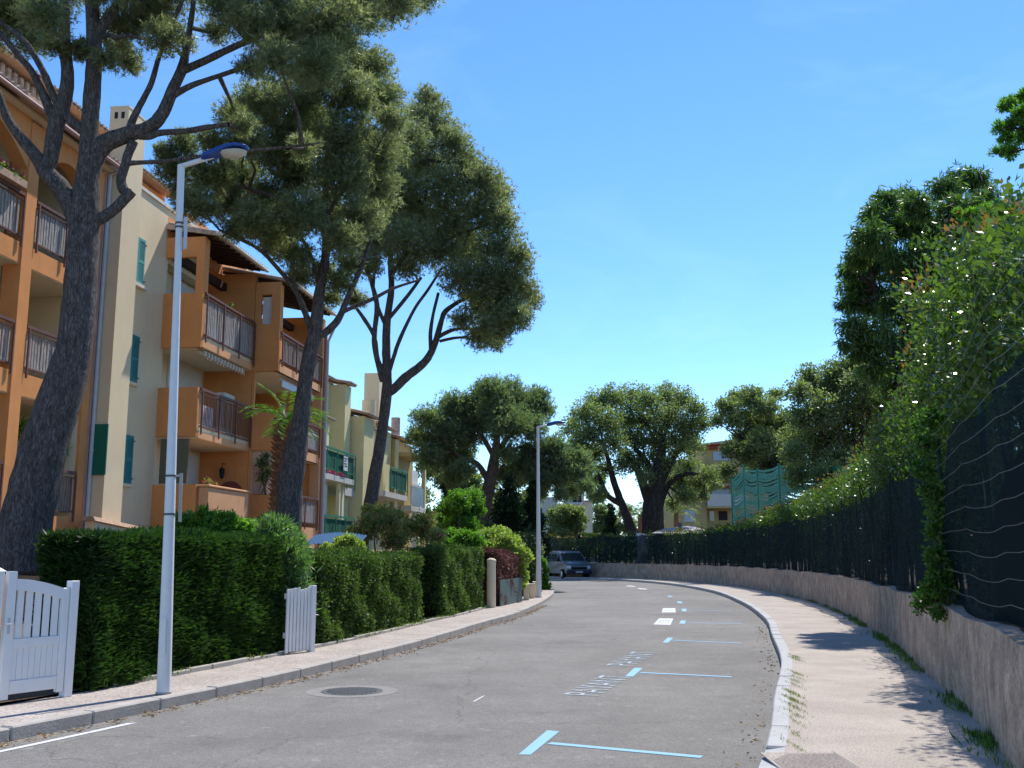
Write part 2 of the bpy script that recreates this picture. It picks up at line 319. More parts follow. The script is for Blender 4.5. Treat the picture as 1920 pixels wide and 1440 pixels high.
def asphalt_mat():
    m, t, b = new_mat('asphalt'); N = t.nodes; L = t.links
    geo = N.new('ShaderNodeNewGeometry'); P = geo.outputs['Position']
    def noise(s, d=5, r=0.6, vec=P):
        n = N.new('ShaderNodeTexNoise'); n.inputs['Scale'].default_value = s; n.inputs['Detail'].default_value = d; n.inputs['Roughness'].default_value = r; L.new(vec, n.inputs['Vector']); return n.outputs['Fac']
    def rng_(v, a, b_, c, d):
        q = N.new('ShaderNodeMapRange'); q.inputs[1].default_value = a; q.inputs[2].default_value = b_; q.inputs[3].default_value = c; q.inputs[4].default_value = d; L.new(v, q.inputs[0]); return q.outputs[0]
    def mul(a, b_):
        q = N.new('ShaderNodeMath'); q.operation = 'MULTIPLY'; L.new(a, q.inputs[0]); L.new(b_, q.inputs[1]); return q.outputs[0]
    big = rng_(noise(0.22, 4), 0.35, 0.65, 0.84, 1.10)
    mid = rng_(noise(1.3, 6, 0.7), 0.3, 0.7, 0.86, 1.10)
    dirt = rng_(noise(0.7, 7, 0.72), 0.56, 0.76, 1.0, 0.66)
    grain = rng_(noise(75, 3, 0.8), 0.30, 0.70, 0.5, 1.5)
    v = N.new('ShaderNodeTexVoronoi'); v.inputs['Scale'].default_value = 120; L.new(P, v.inputs['Vector'])
    st = rng_(v.outputs['Distance'], 0.0, 0.5, 1.25, 0.85)
    # cracks
    nzz = N.new('ShaderNodeTexNoise'); nzz.inputs['Scale'].default_value = 1.1; nzz.inputs['Detail'].default_value = 5; L.new(P, nzz.inputs['Vector'])
    ad = N.new('ShaderNodeMixRGB'); ad.blend_type = 'ADD'; ad.inputs[0].default_value = 0.9; L.new(P, ad.inputs[1]); L.new(nzz.outputs['Color'], ad.inputs[2])
    vc = N.new('ShaderNodeTexVoronoi'); vc.feature = 'DISTANCE_TO_EDGE'; vc.inputs['Scale'].default_value = 0.16; L.new(ad.outputs[0], vc.inputs['Vector'])
    ck = rng_(vc.outputs['Distance'], 0.0, 0.0028, 0.70, 1.0)
    v2 = N.new('ShaderNodeTexVoronoi'); v2.inputs['Scale'].default_value = 42; L.new(P, v2.inputs['Vector']); sx = N.new('ShaderNodeSeparateColor'); L.new(v2.outputs['Color'], sx.inputs[0]); sp = rng_(sx.outputs[0], 0.0, 1.0, 0.87, 1.13)
    v3 = N.new('ShaderNodeTexVoronoi'); v3.inputs['Scale'].default_value = 14; L.new(P, v3.inputs['Vector']); sx3 = N.new('ShaderNodeSeparateColor'); L.new(v3.outputs['Color'], sx3.inputs[0]); sp3 = rng_(sx3.outputs[1], 0.97, 1.0, 1.0, 1.25); sp = mul(sp, sp3)
    val = mul(sp, mul(mul(mul(mul(big, mid), dirt), grain), mul(st, ck)))
    sc = N.new('ShaderNodeVectorMath'); sc.operation = 'SCALE'; sc.inputs[0].default_value = (0.238, 0.226, 0.209); L.new(val, sc.inputs['Scale'])
    L.new(sc.outputs[0], b.inputs['Base Color']); b.inputs['Roughness'].default_value = 0.9; b.inputs['Specular IOR Level'].default_value = 0.25
    bp = N.new('ShaderNodeBump'); bp.inputs['Strength'].default_value = 0.5; bp.inputs['Distance'].default_value = 0.006; L.new(grain, bp.inputs['Height']); L.new(bp.outputs[0], b.inputs['Normal'])
    return m
asphalt_mat()
surf('pavement', (0.395, 0.345, 0.30), var=0.14, scale=1.1, rough=0.92, bump=0.5, bscale=80, fine=0.30, fscale=60, stain=0.25, stain_c=(0.22, 0.17, 0.15), bdist=0.005)
surf('pavement_left', (0.395, 0.345, 0.305), var=0.14, scale=1.4, rough=0.92, bump=0.5, bscale=80, fine=0.40, fscale=48, stain=0.3, stain_c=(0.24, 0.17, 0.15), bdist=0.005)
surf('wallrough', (0.50, 0.405, 0.32), c2=(0.27, 0.215, 0.17), scale=3.2, rough=0.95, bump=1.0, bscale=9, fine=0.25, fscale=28, stain=0.6, stain_c=(0.13, 0.11, 0.085), stretch=(1, 1, 0.9), bdist=0.03, spec=0.1)
def paint_mat(name, c, wear=0.5):
    m, t, b = new_mat(name); N = t.nodes; L = t.links
    geo = N.new('ShaderNodeNewGeometry')
    n = N.new('ShaderNodeTexNoise'); n.inputs['Scale'].default_value = 45; n.inputs['Detail'].default_value = 6; n.inputs['Roughness'].default_value = 0.75; L.new(geo.outputs['Position'], n.inputs['Vector'])
    r = N.new('ShaderNodeMapRange'); r.inputs[1].default_value = wear - 0.08; r.inputs[2].default_value = wear + 0.08; L.new(n.outputs['Fac'], r.inputs[0])
    mx = N.new('ShaderNodeMixRGB'); mx.inputs[1].default_value = (*c, 1); mx.inputs[2].default_value = (0.2, 0.195, 0.185, 1); L.new(r.outputs[0], mx.inputs[0]); L.new(mx.outputs[0], b.inputs['Base Color'])
    b.inputs['Roughness'].default_value = 0.8; return m
paint_mat('paint_blue', (0.24, 0.46, 0.62), 0.68)
paint_mat('paint_blue_worn', (0.48, 0.60, 0.70), 0.50)
paint_mat('paint_white', (0.66, 0.66, 0.68), 0.60)
paint_mat('paint_lilac', (0.42, 0.47, 0.62), 0.60)
def screen_mat():
    m, t, b = new_mat('screen'); N = t.nodes; L = t.links
    geo = N.new('ShaderNodeNewGeometry')
    n = N.new('ShaderNodeTexNoise'); n.inputs['Scale'].default_value = 0.9; n.inputs['Detail'].default_value = 4; L.new(geo.outputs['Position'], n.inputs['Vector'])
    r = N.new('ShaderNodeMapRange'); r.inputs[1].default_value = 0.35; r.inputs[2].default_value = 0.65; r.inputs[3].default_value = 0.68; r.inputs[4].default_value = 0.86; L.new(n.outputs['Fac'], r.inputs[0])
    b.inputs['Base Color'].default_value = (0.009, 0.021, 0.025, 1); b.inputs['Roughness'].default_value = 0.9; b.inputs['Specular IOR Level'].default_value = 0.03
    tr = N.new('ShaderNodeBsdfTransparent'); mx = N.new('ShaderNodeMixShader'); L.new(r.outputs[0], mx.inputs[0]); L.new(tr.outputs[0], mx.inputs[1]); L.new(b.outputs[0], mx.inputs[2]); L.new(mx.outputs[0], N['Material Output'].inputs[0])
screen_mat()

# ------------------------------------------------------------------ foliage
def unit(n):
    v = rng.normal(size=(n, 3)); return v / np.linalg.norm(v, axis=1, keepdims=True)
def leaf_mesh(name, pts, dirs, L, W, blades=1, spread=0.6, shape='leaf', tint=None, off=(0, 0, 0), lvar=0.35):
    n = len(pts); P = np.repeat(np.asarray(pts, float), blades, 0); D = np.repeat(np.asarray(dirs, float), blades, 0)
    k = len(P); D = D + spread * unit(k); D /= np.linalg.norm(D, axis=1, keepdims=True) + 1e-9
    S = np.cross(D, unit(k)); S /= np.linalg.norm(S, axis=1, keepdims=True) + 1e-9
    ln = (L * (1 + lvar * rng.uniform(-1, 1, k)))[:, None]; wd = (W * (1 + 0.3 * rng.uniform(-1, 1, k)))[:, None]
    P = P - np.asarray(off)
    if shape == 'needle': V = np.stack([P - S * wd / 2, P + S * wd / 2, P + D * ln], 1); nv = 3
    else:
        Nn = np.cross(D, S); V = np.stack([P, P + D * ln * .45 + S * wd / 2 + Nn * wd * .12, P + D * ln, P + D * ln * .45 - S * wd / 2 + Nn * wd * .12], 1); nv = 4
    V = V.reshape(-1, 3); me = bpy.data.meshes.new(name)
    me.vertices.add(len(V)); me.vertices.foreach_set('co', V.ravel().astype(np.float32))
    me.loops.add(len(V)); me.loops.foreach_set('vertex_index', np.arange(len(V), dtype=np.int32))
    me.polygons.add(k); me.polygons.foreach_set('loop_start', (np.arange(k) * nv).astype(np.int32)); me.polygons.foreach_set('loop_total', np.full(k, nv, np.int32))
    if tint is None: tint = rng.uniform(0, 1, n)
    T = np.clip(np.repeat(tint, blades) + rng.uniform(-.2, .2, k), 0, 1)
    a = me.attributes.new('tint', 'FLOAT', 'POINT'); a.data.foreach_set('value', np.repeat(T, nv).astype(np.float32))
    me.update(calc_edges=True); return me
def crown(blobs, n, puffs=14, pr=0.36, up=0.3, squash=0.85, loose=0.36):
    """blobs: (x,y,z,r). returns points, outward dirs, tints, puff centres"""
    r2 = np.array([b[3] ** 2 for b in blobs]); cnt = np.maximum(20, (n * r2 / r2.sum())).astype(int)
    Ps, Ds, Ts, C = [], [], [], []
    for b, c in zip(blobs, cnt):
        c0 = np.array(b[:3]); r = b[3]; m = puffs
        d = unit(m); rad = rng.uniform(0.02, 1, m) ** 0.42 * rng.uniform(.8, 1.15, m) * (1 - pr * .4) * r
        pc = c0 + d * rad[:, None] * np.array([1, 1, squash]); rr = r * pr * rng.uniform(0.6, 1.35, m)
        w = rr ** 2; w /= w.sum(); idx = rng.choice(m, size=c, p=w)
        q = unit(c); s = rng.uniform(0, 1, c) ** 0.42
        pos = pc[idx] + q * (s * rr[idx])[:, None]; lo = rng.uniform(0, 1, c) < loose
        pos[lo] = c0 + unit(int(lo.sum())) * (rng.uniform(0.1, 1.22, int(lo.sum())) * r)[:, None] * np.array([1, 1, squash]); Ps.append(pos); dd = q * .7 + d[idx] * .5 + np.array([0, 0, up]); Ds.append(dd)
        pt = rng.uniform(0, 1, m); Ts.append(np.clip(pt[idx] * .6 + rng.uniform(0, .4, c), 0, 1)); C.append((c0, pc))
    return np.concatenate(Ps), np.concatenate(Ds), np.concatenate(Ts), C
def pxblobs(lst, Y, dy=1.0):
    out = []
    for b in lst:
        yy = Y + (b[3] if len(b) > 3 else random.uniform(-dy, dy)); p = atY(b[0], b[1], yy); out.append((p.x, p.y, p.z, b[2] * yy / F))
    return out
def pxline(lst, Y, y0=0):
    """(px,py,radius px[,dY]) -> 3d smooth path and radii"""
    P = []; Rr = []
    for q in lst:
        Yq = Y + (q[3] if len(q) > 3 else 0); P.append(atY(q[0], q[1], Yq)); Rr.append(q[2] * Yq / F)
    out, rad = [], []
    for i in range(len(P) - 1):
        a = P[max(i - 1, 0)]; b = P[i]; c = P[i + 1]; d = P[min(i + 2, len(P) - 1)]; n = 4
        for j in range(n):
            t = j / n; out.append(0.5 * ((2 * b) + (c - a) * t + (2 * a - 5 * b + 4 * c - d) * t * t + (3 * b - a - 3 * c + d) * t ** 3)); rad.append(Rr[i] * (1 - t) + Rr[i + 1] * t)
    out.append(P[-1]); rad.append(Rr[-1]); return out, rad
def twigs(C, r0=0.025, frac=1.0):
    mb = MB()
    for c0, pc in C:
        for q in pc:
            if random.random() > frac: continue
            a = Vector(c0); b = Vector(q); mid = a.lerp(b, .5) + Vector((random.uniform(-.1, .1), random.uniform(-.1, .1), random.uniform(-.15, .05))) * (b - a).length
            mb.tube([a, mid, b], [r0, r0 * .6, r0 * .25], 4, False)
    return mb
def link_blobs(trees, blobs, r=0.05):
    """limbs that lead from given branch ends to blob centres"""
    mb = MB()
    for b in blobs:
        c = Vector(b[:3]); e = min(trees, key=lambda p: (p - c).length)
        if (e - c).length > 0.15:
            mid = e.lerp(c, .5) + Vector((random.uniform(-.15, .15), random.uniform(-.15, .15), -.08)) * (e - c).length
            mb.tube([e, e.lerp(mid, .6), mid, c], [r, r * .8, r * .6, r * .3], 5, False)
    return mb
def tree(name, label, cat, base, trunk, branches, blobs, leafm, n, L, W, blades, shape='needle', bark='bark', group=None, puffs=14, pr=0.36, up=0.3, spread=0.6, Y=None, twr=0.025, sides=10, linkr=0.05, tfrac=1.0, grow=1.24, loose=0.55):
    t = wthing(name, label, cat, base, group)
    p, r = pxline(trunk, Y); m = MB(); m.tube(p, r, sides, True, 0.05); m.build('trunk', M[bark], t, smooth=True)
    ends = list(p[len(p) // 2:])
    for br in branches:
        q, rr = pxline(br, Y); m = MB(); m.tube(q, rr, 8, True, 0.05); m.build('branch', M[bark], t, smooth=True); ends += q[len(q) // 3:]
    blobs = [(b[0], b[1], b[2], b[3] * grow) for b in blobs]
    P, D, T, C = crown(blobs, n, puffs, pr, up, loose=loose)
    me = leaf_mesh('crown', P, D, L, W, blades, spread, shape, T, base); obj('crown', me, M[leafm], t)
    tm = link_blobs(ends, blobs, linkr); tw = twigs(C, twr, tfrac); tm.add(tw.v, tw.f); o = tm.build('twigs', M[bark], t); o['kind'] = 'stuff'
    return t
# ------------------------------------------------------------------ ground, road, pavements
XF = lambda L: [(x * (.974 - .27 / max(y, 5)), y) for x, y in L]
LK = smooth_path(XF([(-12.5, -6), (-9.3, 0), (-7.3, 4), (-5.75, 7.4), (-4.85, 9.25), (-3.95, 11.44), (-3.25, 13.4), (-2.76, 15.07), (-1.7, 19.1), (-.73, 23.9), (.30, 29), (1.35, 37.5), (1.85, 44), (1.95, 49), (1.35, 53), (-1.0, 56), (-6, 58), (-18, 60), (-60, 64)]), 0.4)
RK = smooth_path(XF([(-1.5, -6), (-.1, 0), (.95, 4), (1.75, 7.2), (2.1, 8.35), (2.39, 9.25), (3.1, 11.8), (4.2, 15.6), (5.3, 20.4), (6.55, 26), (8.0, 35), (9.1, 46), (8.9, 57), (7.3, 65), (4.6, 70.5), (0.5, 74), (-8, 77), (-30, 81), (-60, 84)]), 0.4)
WL = smooth_path(XF([(.9, -6), (2.0, 0), (3.0, 4.5), (3.87, 7.75), (4.37, 9.18), (4.85, 10.8), (5.25, 12.2), (5.97, 14.8), (6.75, 17.6), (8.05, 22.9), (9.1, 27.6), (10.5, 36.2), (11.4, 49), (10.9, 57.5), (9.0, 66), (5.6, 72.5), (1.2, 76.5), (-2, 78)]), 0.4)
PAVW = 1.22

LB = offset_path(LK, -PAVW)
def ribbon(name, a, b, mat, za, zb=None, kind='structure'):
    mb = MB(); n = len(a)
    for i in range(n): mb.v += [(a[i].x, a[i].y, za), (b[i].x, b[i].y, zb if zb is not None else za)]
    for i in range(n - 1): mb.f.append((2 * i, 2 * i + 1, 2 * i + 3, 2 * i + 2))
    o = mb.build(name, M[mat]); o['kind'] = kind; return o
def poly(name, pts, z, mat):
    bm = bmesh.new(); vs = [bm.verts.new((p[0], p[1], z)) for p in pts]; f = bm.faces.new(vs)
    bmesh.ops.triangulate(bm, faces=[f]); bmesh.ops.recalc_face_normals(bm, faces=bm.faces)
    if bm.faces[:][0].normal.z < 0: bmesh.ops.reverse_faces(bm, faces=bm.faces)
    me = bpy.data.meshes.new(name); bm.to_mesh(me); bm.free(); o = obj(name, me, M[mat]); o['kind'] = 'structure'; return o
g = MB(); g.add([(-3000, -3000, -.06), (3000, -3000, -.06), (3000, 3000, -.06), (-3000, 3000, -.06)], [(0, 1, 2, 3)]); g.build('ground', M['terrain'])['kind'] = 'structure'
g = MB(); g.add([(-62, -8, 0), (16, -8, 0), (16, 90, 0), (-62, 90, 0)], [(0, 1, 2, 3)]); g.build('road', M['asphalt'])['kind'] = 'structure'
def inner(path, w): return offset_path(path, w)
# pavements (raised 0.12) start behind the kerb stones
ribbon('pavement', inner(LK, -.14), LB, 'pavement_left', .115)
rk2 = resample(RK, .4); wl = resample(WL, .4)
def nearest(p, path): return min(path, key=lambda q: (q - p).length)
rin = inner(rk2, .16); ribbon('pavement', rin, [nearest(p, wl) + Vector((.1, 0, 0)) for p in rin], 'pavement', .115)
# garden ground behind the left pavement and raised ground behind the right wall
poly('garden_ground', [(-70, -8)] + [(p.x, p.y) for p in LB[::3]] + [(-70, 60)], .14, 'soil')
poly('raised_ground', [(p.x + .12, p.y) for p in WL[::3]] + [(-2, 86), (40, 110), (90, 110), (90, -8)], .93, 'soil')
poly('far_ground', [(-80, 90), (-80, 86.5), (-30, 84), (-3, 80.2), (-2.2, 86), (-2, 260), (-80, 260)], .05, 'terrain')

def kerb(path, side, mat, y0, y1, hgt=.125, wid=.15):
    root = thing('kerb', None, None, (0, 0, 0)); root['kind'] = 'structure'; del root['_b']
    pts = resample(path, 1.0); box = MB().box(-wid / 2, wid / 2, -.494, .494, -.1, hgt).mesh('kerb_stone', bevel=.014)
    box.materials.append(M[mat]); k = 0
    for i in range(len(pts) - 1):
        a, b = pts[i], pts[i + 1]; c = (a + b) / 2
        if not (y0 < c.y < y1): continue
        d = b - a; ang = math.atan2(-d.x, d.y); nrm = Vector((d.y, -d.x, 0)).normalized()
        o = obj('kerb_stone', box, None, root, c + nrm * side * wid / 2 + Vector((0, 0, random.uniform(-.006, .004))), (random.uniform(-.006, .006), 0, ang + random.uniform(-.004, .004))); k += 1
    return root
kerb(LK, -1, 'kerb', 1, 62); kerb(RK, 1, 'kerb_light', 8.75, 76, .125, .17)
rib = [p for p in RK if 0 < p.y < 8.9]; 
lowk = MB()
for a, b in zip(rib[:-1], rib[1:]):
    d = (b - a).normalized(); n_ = Vector((d.y, -d.x, 0))
    lowk.hexa([a + Vector((0, 0, -.05)), a + n_ * .16 + Vector((0, 0, -.05)), b + n_ * .16 + Vector((0, 0, -.05)), b + Vector((0, 0, -.05)), a + Vector((0, 0, .09)), a + n_ * .16 + Vector((0, 0, .118)), b + n_ * .16 + Vector((0, 0, .118)), b + Vector((0, 0, .09))])
lowk.build('dropped_kerb', M['kerb_light'])['kind'] = 'structure'
# small concrete edging along the back of the left pavement
ed = resample(LB, .5); mb = MB().box(-.04, .04, -.245, .245, 0, .17).mesh('edging_stone', bevel=.008); mb.materials.append(M['concrete'])
er = thing('pavement_edging', None, None, (0, 0, 0)); er['kind'] = 'structure'
for a, b in zip(ed[:-1], ed[1:]):
    if 12 < a.y < 46:
        d = b - a; obj('edging_stone', mb, None, er, (a + b) / 2 + Vector((random.uniform(-.01, .01), 0, random.uniform(-.02, .01))), (0, 0, math.atan2(-d.x, d.y) + random.uniform(-.02, .02)))

# painted markings, 4 mm above the asphalt
def marking(name, px, mat, z=.004, pts=None):
    P = pts or [gnd(x, y) for x, y in px]; mb = MB(); mb.add([(p[0], p[1], z) for p in P], [tuple(range(len(P)))]); o = mb.build(name, M[mat])
    if o.data.polygons[0].normal.z < 0: o.data.flip_normals()
    o['kind'] = 'structure'; return o
def quadline(a, b, w): 
    a = gnd(*a); b = gnd(*b); d = (b - a).normalized(); n_ = Vector((d.y, -d.x, 0)) * w / 2; return [a + n_, b + n_, b - n_, a - n_]
marking('parking_line', [(972, 1415.5), (995, 1416), (1049, 1372), (1026, 1370)], 'paint_blue')
marking('parking_line', None, 'paint_blue', .004, quadline((1030, 1394), (1316, 1420), .10))
marking('parking_line', [(1172, 1269), (1187, 1269), (1205, 1253), (1189.5, 1252.5)], 'paint_blue')
marking('parking_line', None, 'paint_blue', .004, quadline((1201, 1261.5), (1372, 1269.5), .10))
marking('parking_line', [(1242, 1205), (1253, 1205.5), (1262, 1196.3), (1252, 1195.7)], 'paint_blue')
marking('parking_line', None, 'paint_blue', .004, quadline((1259, 1200.6), (1390, 1206), .10))
marking('parking_line', [(1273, 1169.5), (1284, 1170), (1286, 1164), (1277, 1163.5)], 'paint_blue')
marking('parking_line', None, 'paint_blue', .004, quadline((1285, 1167), (1392, 1169.7), .10))
marking('parking_line', [(1278, 1146.5), (1287, 1146.7), (1287, 1141.8), (1279, 1141.6)], 'paint_blue')
marking('parking_line', None, 'paint_blue', .004, quadline((1287, 1144.5), (1372, 1146), .10))
marking('parking_line', [(1271, 1131), (1280, 1131.3), (1277, 1128), (1269, 1127.8)], 'paint_blue')
marking('parking_line', [(1255, 1119.4), (1262, 1119.6), (1257, 1117), (1251, 1116.8)], 'paint_blue')
def frame_box(px):
    P = [gnd(*q) for q in px]; marking('payment_panel', px, 'paint_white')
    c = sum(P, Vector()) / 4
    for i in range(5):   # faded lilac lettering strokes inside the white panel
        u0 = .14 + i * .155
        def at(u, v): return P[0].lerp(P[1], u).lerp(P[3].lerp(P[2], u), v)
        marking('painted_letter', None, 'paint_lilac', .008, [at(u0, .28), at(u0 + .09, .28), at(u0 + .09, .72), at(u0, .72)])
frame_box([(1225, 1171), (1257, 1172), (1262.5, 1160), (1236, 1159.5)])
frame_box([(1241, 1148.5), (1267, 1148.5), (1266, 1140.6), (1243, 1140.6)])
marking('road_dash', [(1172, 1099), (1188, 1100.2), (1193, 1099.2), (1178, 1098)], 'paint_white')
marking('road_dash', [(1194, 1104), (1210, 1105.5), (1215, 1104.6), (1199, 1103)], 'paint_white')
edge = [p for p in offset_path(LK, .28) if 5.5 < p.y < 10.6]; ribbon('edge_line', edge, [p + Vector((.09, .03, 0)) for p in edge], 'paint_white', .004)
marking('chalk_mark', [(886, 1316), (890, 1316), (909, 1305), (906, 1305)], 'paint_white')
def road_text(s, px, ang, size, mat, sx=1.0):
    cu = bpy.data.curves.new('t', 'FONT'); cu.body = s; cu.size = size; cu.align_x = 'CENTER'; cu.align_y = 'CENTER'; cu.space_character = 1.1
    o = bpy.data.objects.new('t', cu); col.objects.link(o); dg = bpy.context.evaluated_depsgraph_get(); me = bpy.data.meshes.new_from_object(o.evaluated_get(dg)); bpy.data.objects.remove(o)
    me.name = 'painted_word'; q = obj('painted_word', me, M[mat], None, gnd(*px) + Vector((0, 0, .005)), (0, 0, ang)); q.scale = (sx, 1, 1); q['kind'] = 'structure'; return q
road_text('PAYANT', (1128, 1285), R(72), .62, 'paint_blue_worn', .82)
road_text('PAYANT', (1190, 1235), R(73), .62, 'paint_blue_worn', .9)

# manhole in the road: asphalt collar, iron ring, lid with studs
mc = gnd(660, 1296.5); mh = wthing('manhole_cover', 'round dark studded iron manhole cover in a pale patch of the road', 'manhole cover', mc)
def disc(r0, r1, z, n=40, c=mc):
    m = MB()
    for i in range(n):
        a = 2 * math.pi * i / n
        m.v += [(c.x + r0 * math.cos(a), c.y + r0 * math.sin(a), z), (c.x + r1 * math.cos(a), c.y + r1 * math.sin(a), z)]
    for i in range(n): m.f.append((2 * i, 2 * i + 1, (2 * i + 3) % (2 * n), (2 * i + 2) % (2 * n)))
    return m
disc(.375, .56, .003).build('collar', surf('patch', (0.245, 0.235, 0.22), var=.1, scale=5, rough=.9, fine=.2, fscale=70, stain=.5, stain_c=(0.19, 0.185, 0.175)), mh); disc(.345, .375, .008).build('ring', M['iron'], mh)
lid = MB(); lid.tube([(mc.x, mc.y, -.01), (mc.x, mc.y, .006)], .342, 40); lid.build('lid', M['iron'], mh)
st = MB()
for i in range(-9, 10):
    for j in range(-9, 10):
        if i * i + j * j < 56: st.box(mc.x + i * .041 - .012, mc.x + i * .041 + .012, mc.y + j * .041 - .012, mc.y + j * .041 + .012, .006, .014)
st.build('studs', M['iron'], mh, kind='stuff')
DX = -.16
ca = wthing('utility_cover', 'rectangular ribbed access cover in the pink pavement by the kerb', 'cover', (2.24, 8.0, .115))
m = MB(); m.box(2.10 + DX, 2.68 + DX, 7.55, 8.30, .116, .124); m.build('plate', M['pavement_left'], ca)
m = MB()
for i in range(26):
    x = 2.13 + DX + i * .021; m.box(x, x + .009, 7.58, 8.24 - max(0, (8 - i) * .03), .1245, .129)
m.build('ribs', M['pavement_left'], ca, kind='stuff')
m = MB(); m.box(2.68 + DX, 2.70 + DX, 7.5, 8.33, .116, .128); m.build('edge_strip', M['concrete'], ca)

# retaining wall on the right
wallp = resample(WL, .5)
mb = MB(); nW = len(wallp); wo_ = offset_path(wallp, .22)
for i in range(nW):
    a, b = wallp[i], wo_[i]; h = 1.06 + .02 * math.sin(i * .9) + random.uniform(-.012, .012); j = [random.uniform(-.012, .012) for _ in range(3)]
    mb.v += [(a.x + j[0], a.y, -.05), (a.x + .01 + j[1], a.y, .55), (a.x + .03 + j[2], a.y, h), (b.x, b.y, h + .01), (b.x, b.y, -.05)]
for i in range(nW - 1):
    for k in range(4): q = i * 5 + k; mb.f.append((q, q + 1, q + 6, q + 5))
mb.f.append((0, 1, 2, 3, 4)); mb.f.append(tuple((nW - 1) * 5 + k for k in (4, 3, 2, 1, 0)))
w = mb.build('retaining_wall', M['wallrough'], smooth=False); setp(w, 'low curving rough rendered retaining wall along the right pavement', 'wall')
# ------------------------------------------------------------------ fence of netting on the wall
fl = offset_path(resample(WL, .5), .14)
def fz(y): return 2.95 if y > 14 else 2.95 + (14 - y) * .02
ft = wthing('screen_fence', 'dark green netting fence with posts standing on the curving retaining wall', 'fence', (fl[30].x, fl[30].y, 1.0))
mb = MB(); fp = [p for p in fl if 3 < p.y < 77.5]
for i, p in enumerate(fp):
    top = fz(p.y) - .12 * abs(math.sin(i * .63)) - (0.5 if 11.5 < p.y < 13 else 0)
    for k in range(6):
        z = 1.05 + (top - 1.05) * k / 5; mb.v.append((p.x + .05 * math.sin(i * .8 + k * 1.1) + random.uniform(-.01, .01), p.y, z))
for i in range(len(fp) - 1):
    for k in range(5): q = i * 6 + k; mb.f.append((q, q + 1, q + 7, q + 6))
mb.build('netting', M['screen'], ft, smooth=True)
pm = MB(); pm.tube([(0, 0, 0), (0, 0, 2.05)], .028, 8).box(-.034, .034, -.034, .034, 2.05, 2.07); pmesh = pm.mesh('post'); pmesh.materials.append(M['post_green'])
offb = Vector(BASE[ft.name])
for p in resample(fp, 3.2): obj('post', pmesh, None, ft, p + Vector((.06, 0, 1.0)) - offb)
near = [p for p in fl if 5 < p.y < 12.6]
for k in range(13):
    z = 1.25 + k * .205; mb = MB(); mb.tube([(p.x - .07 + random.uniform(-.006, .006), p.y, z + .035 * math.sin(i * .55 + k * .4) + (.02 * (i % 5 == 0))) for i, p in enumerate(near)], .0024, 4); mb.build('wire', M['wire'], ft)

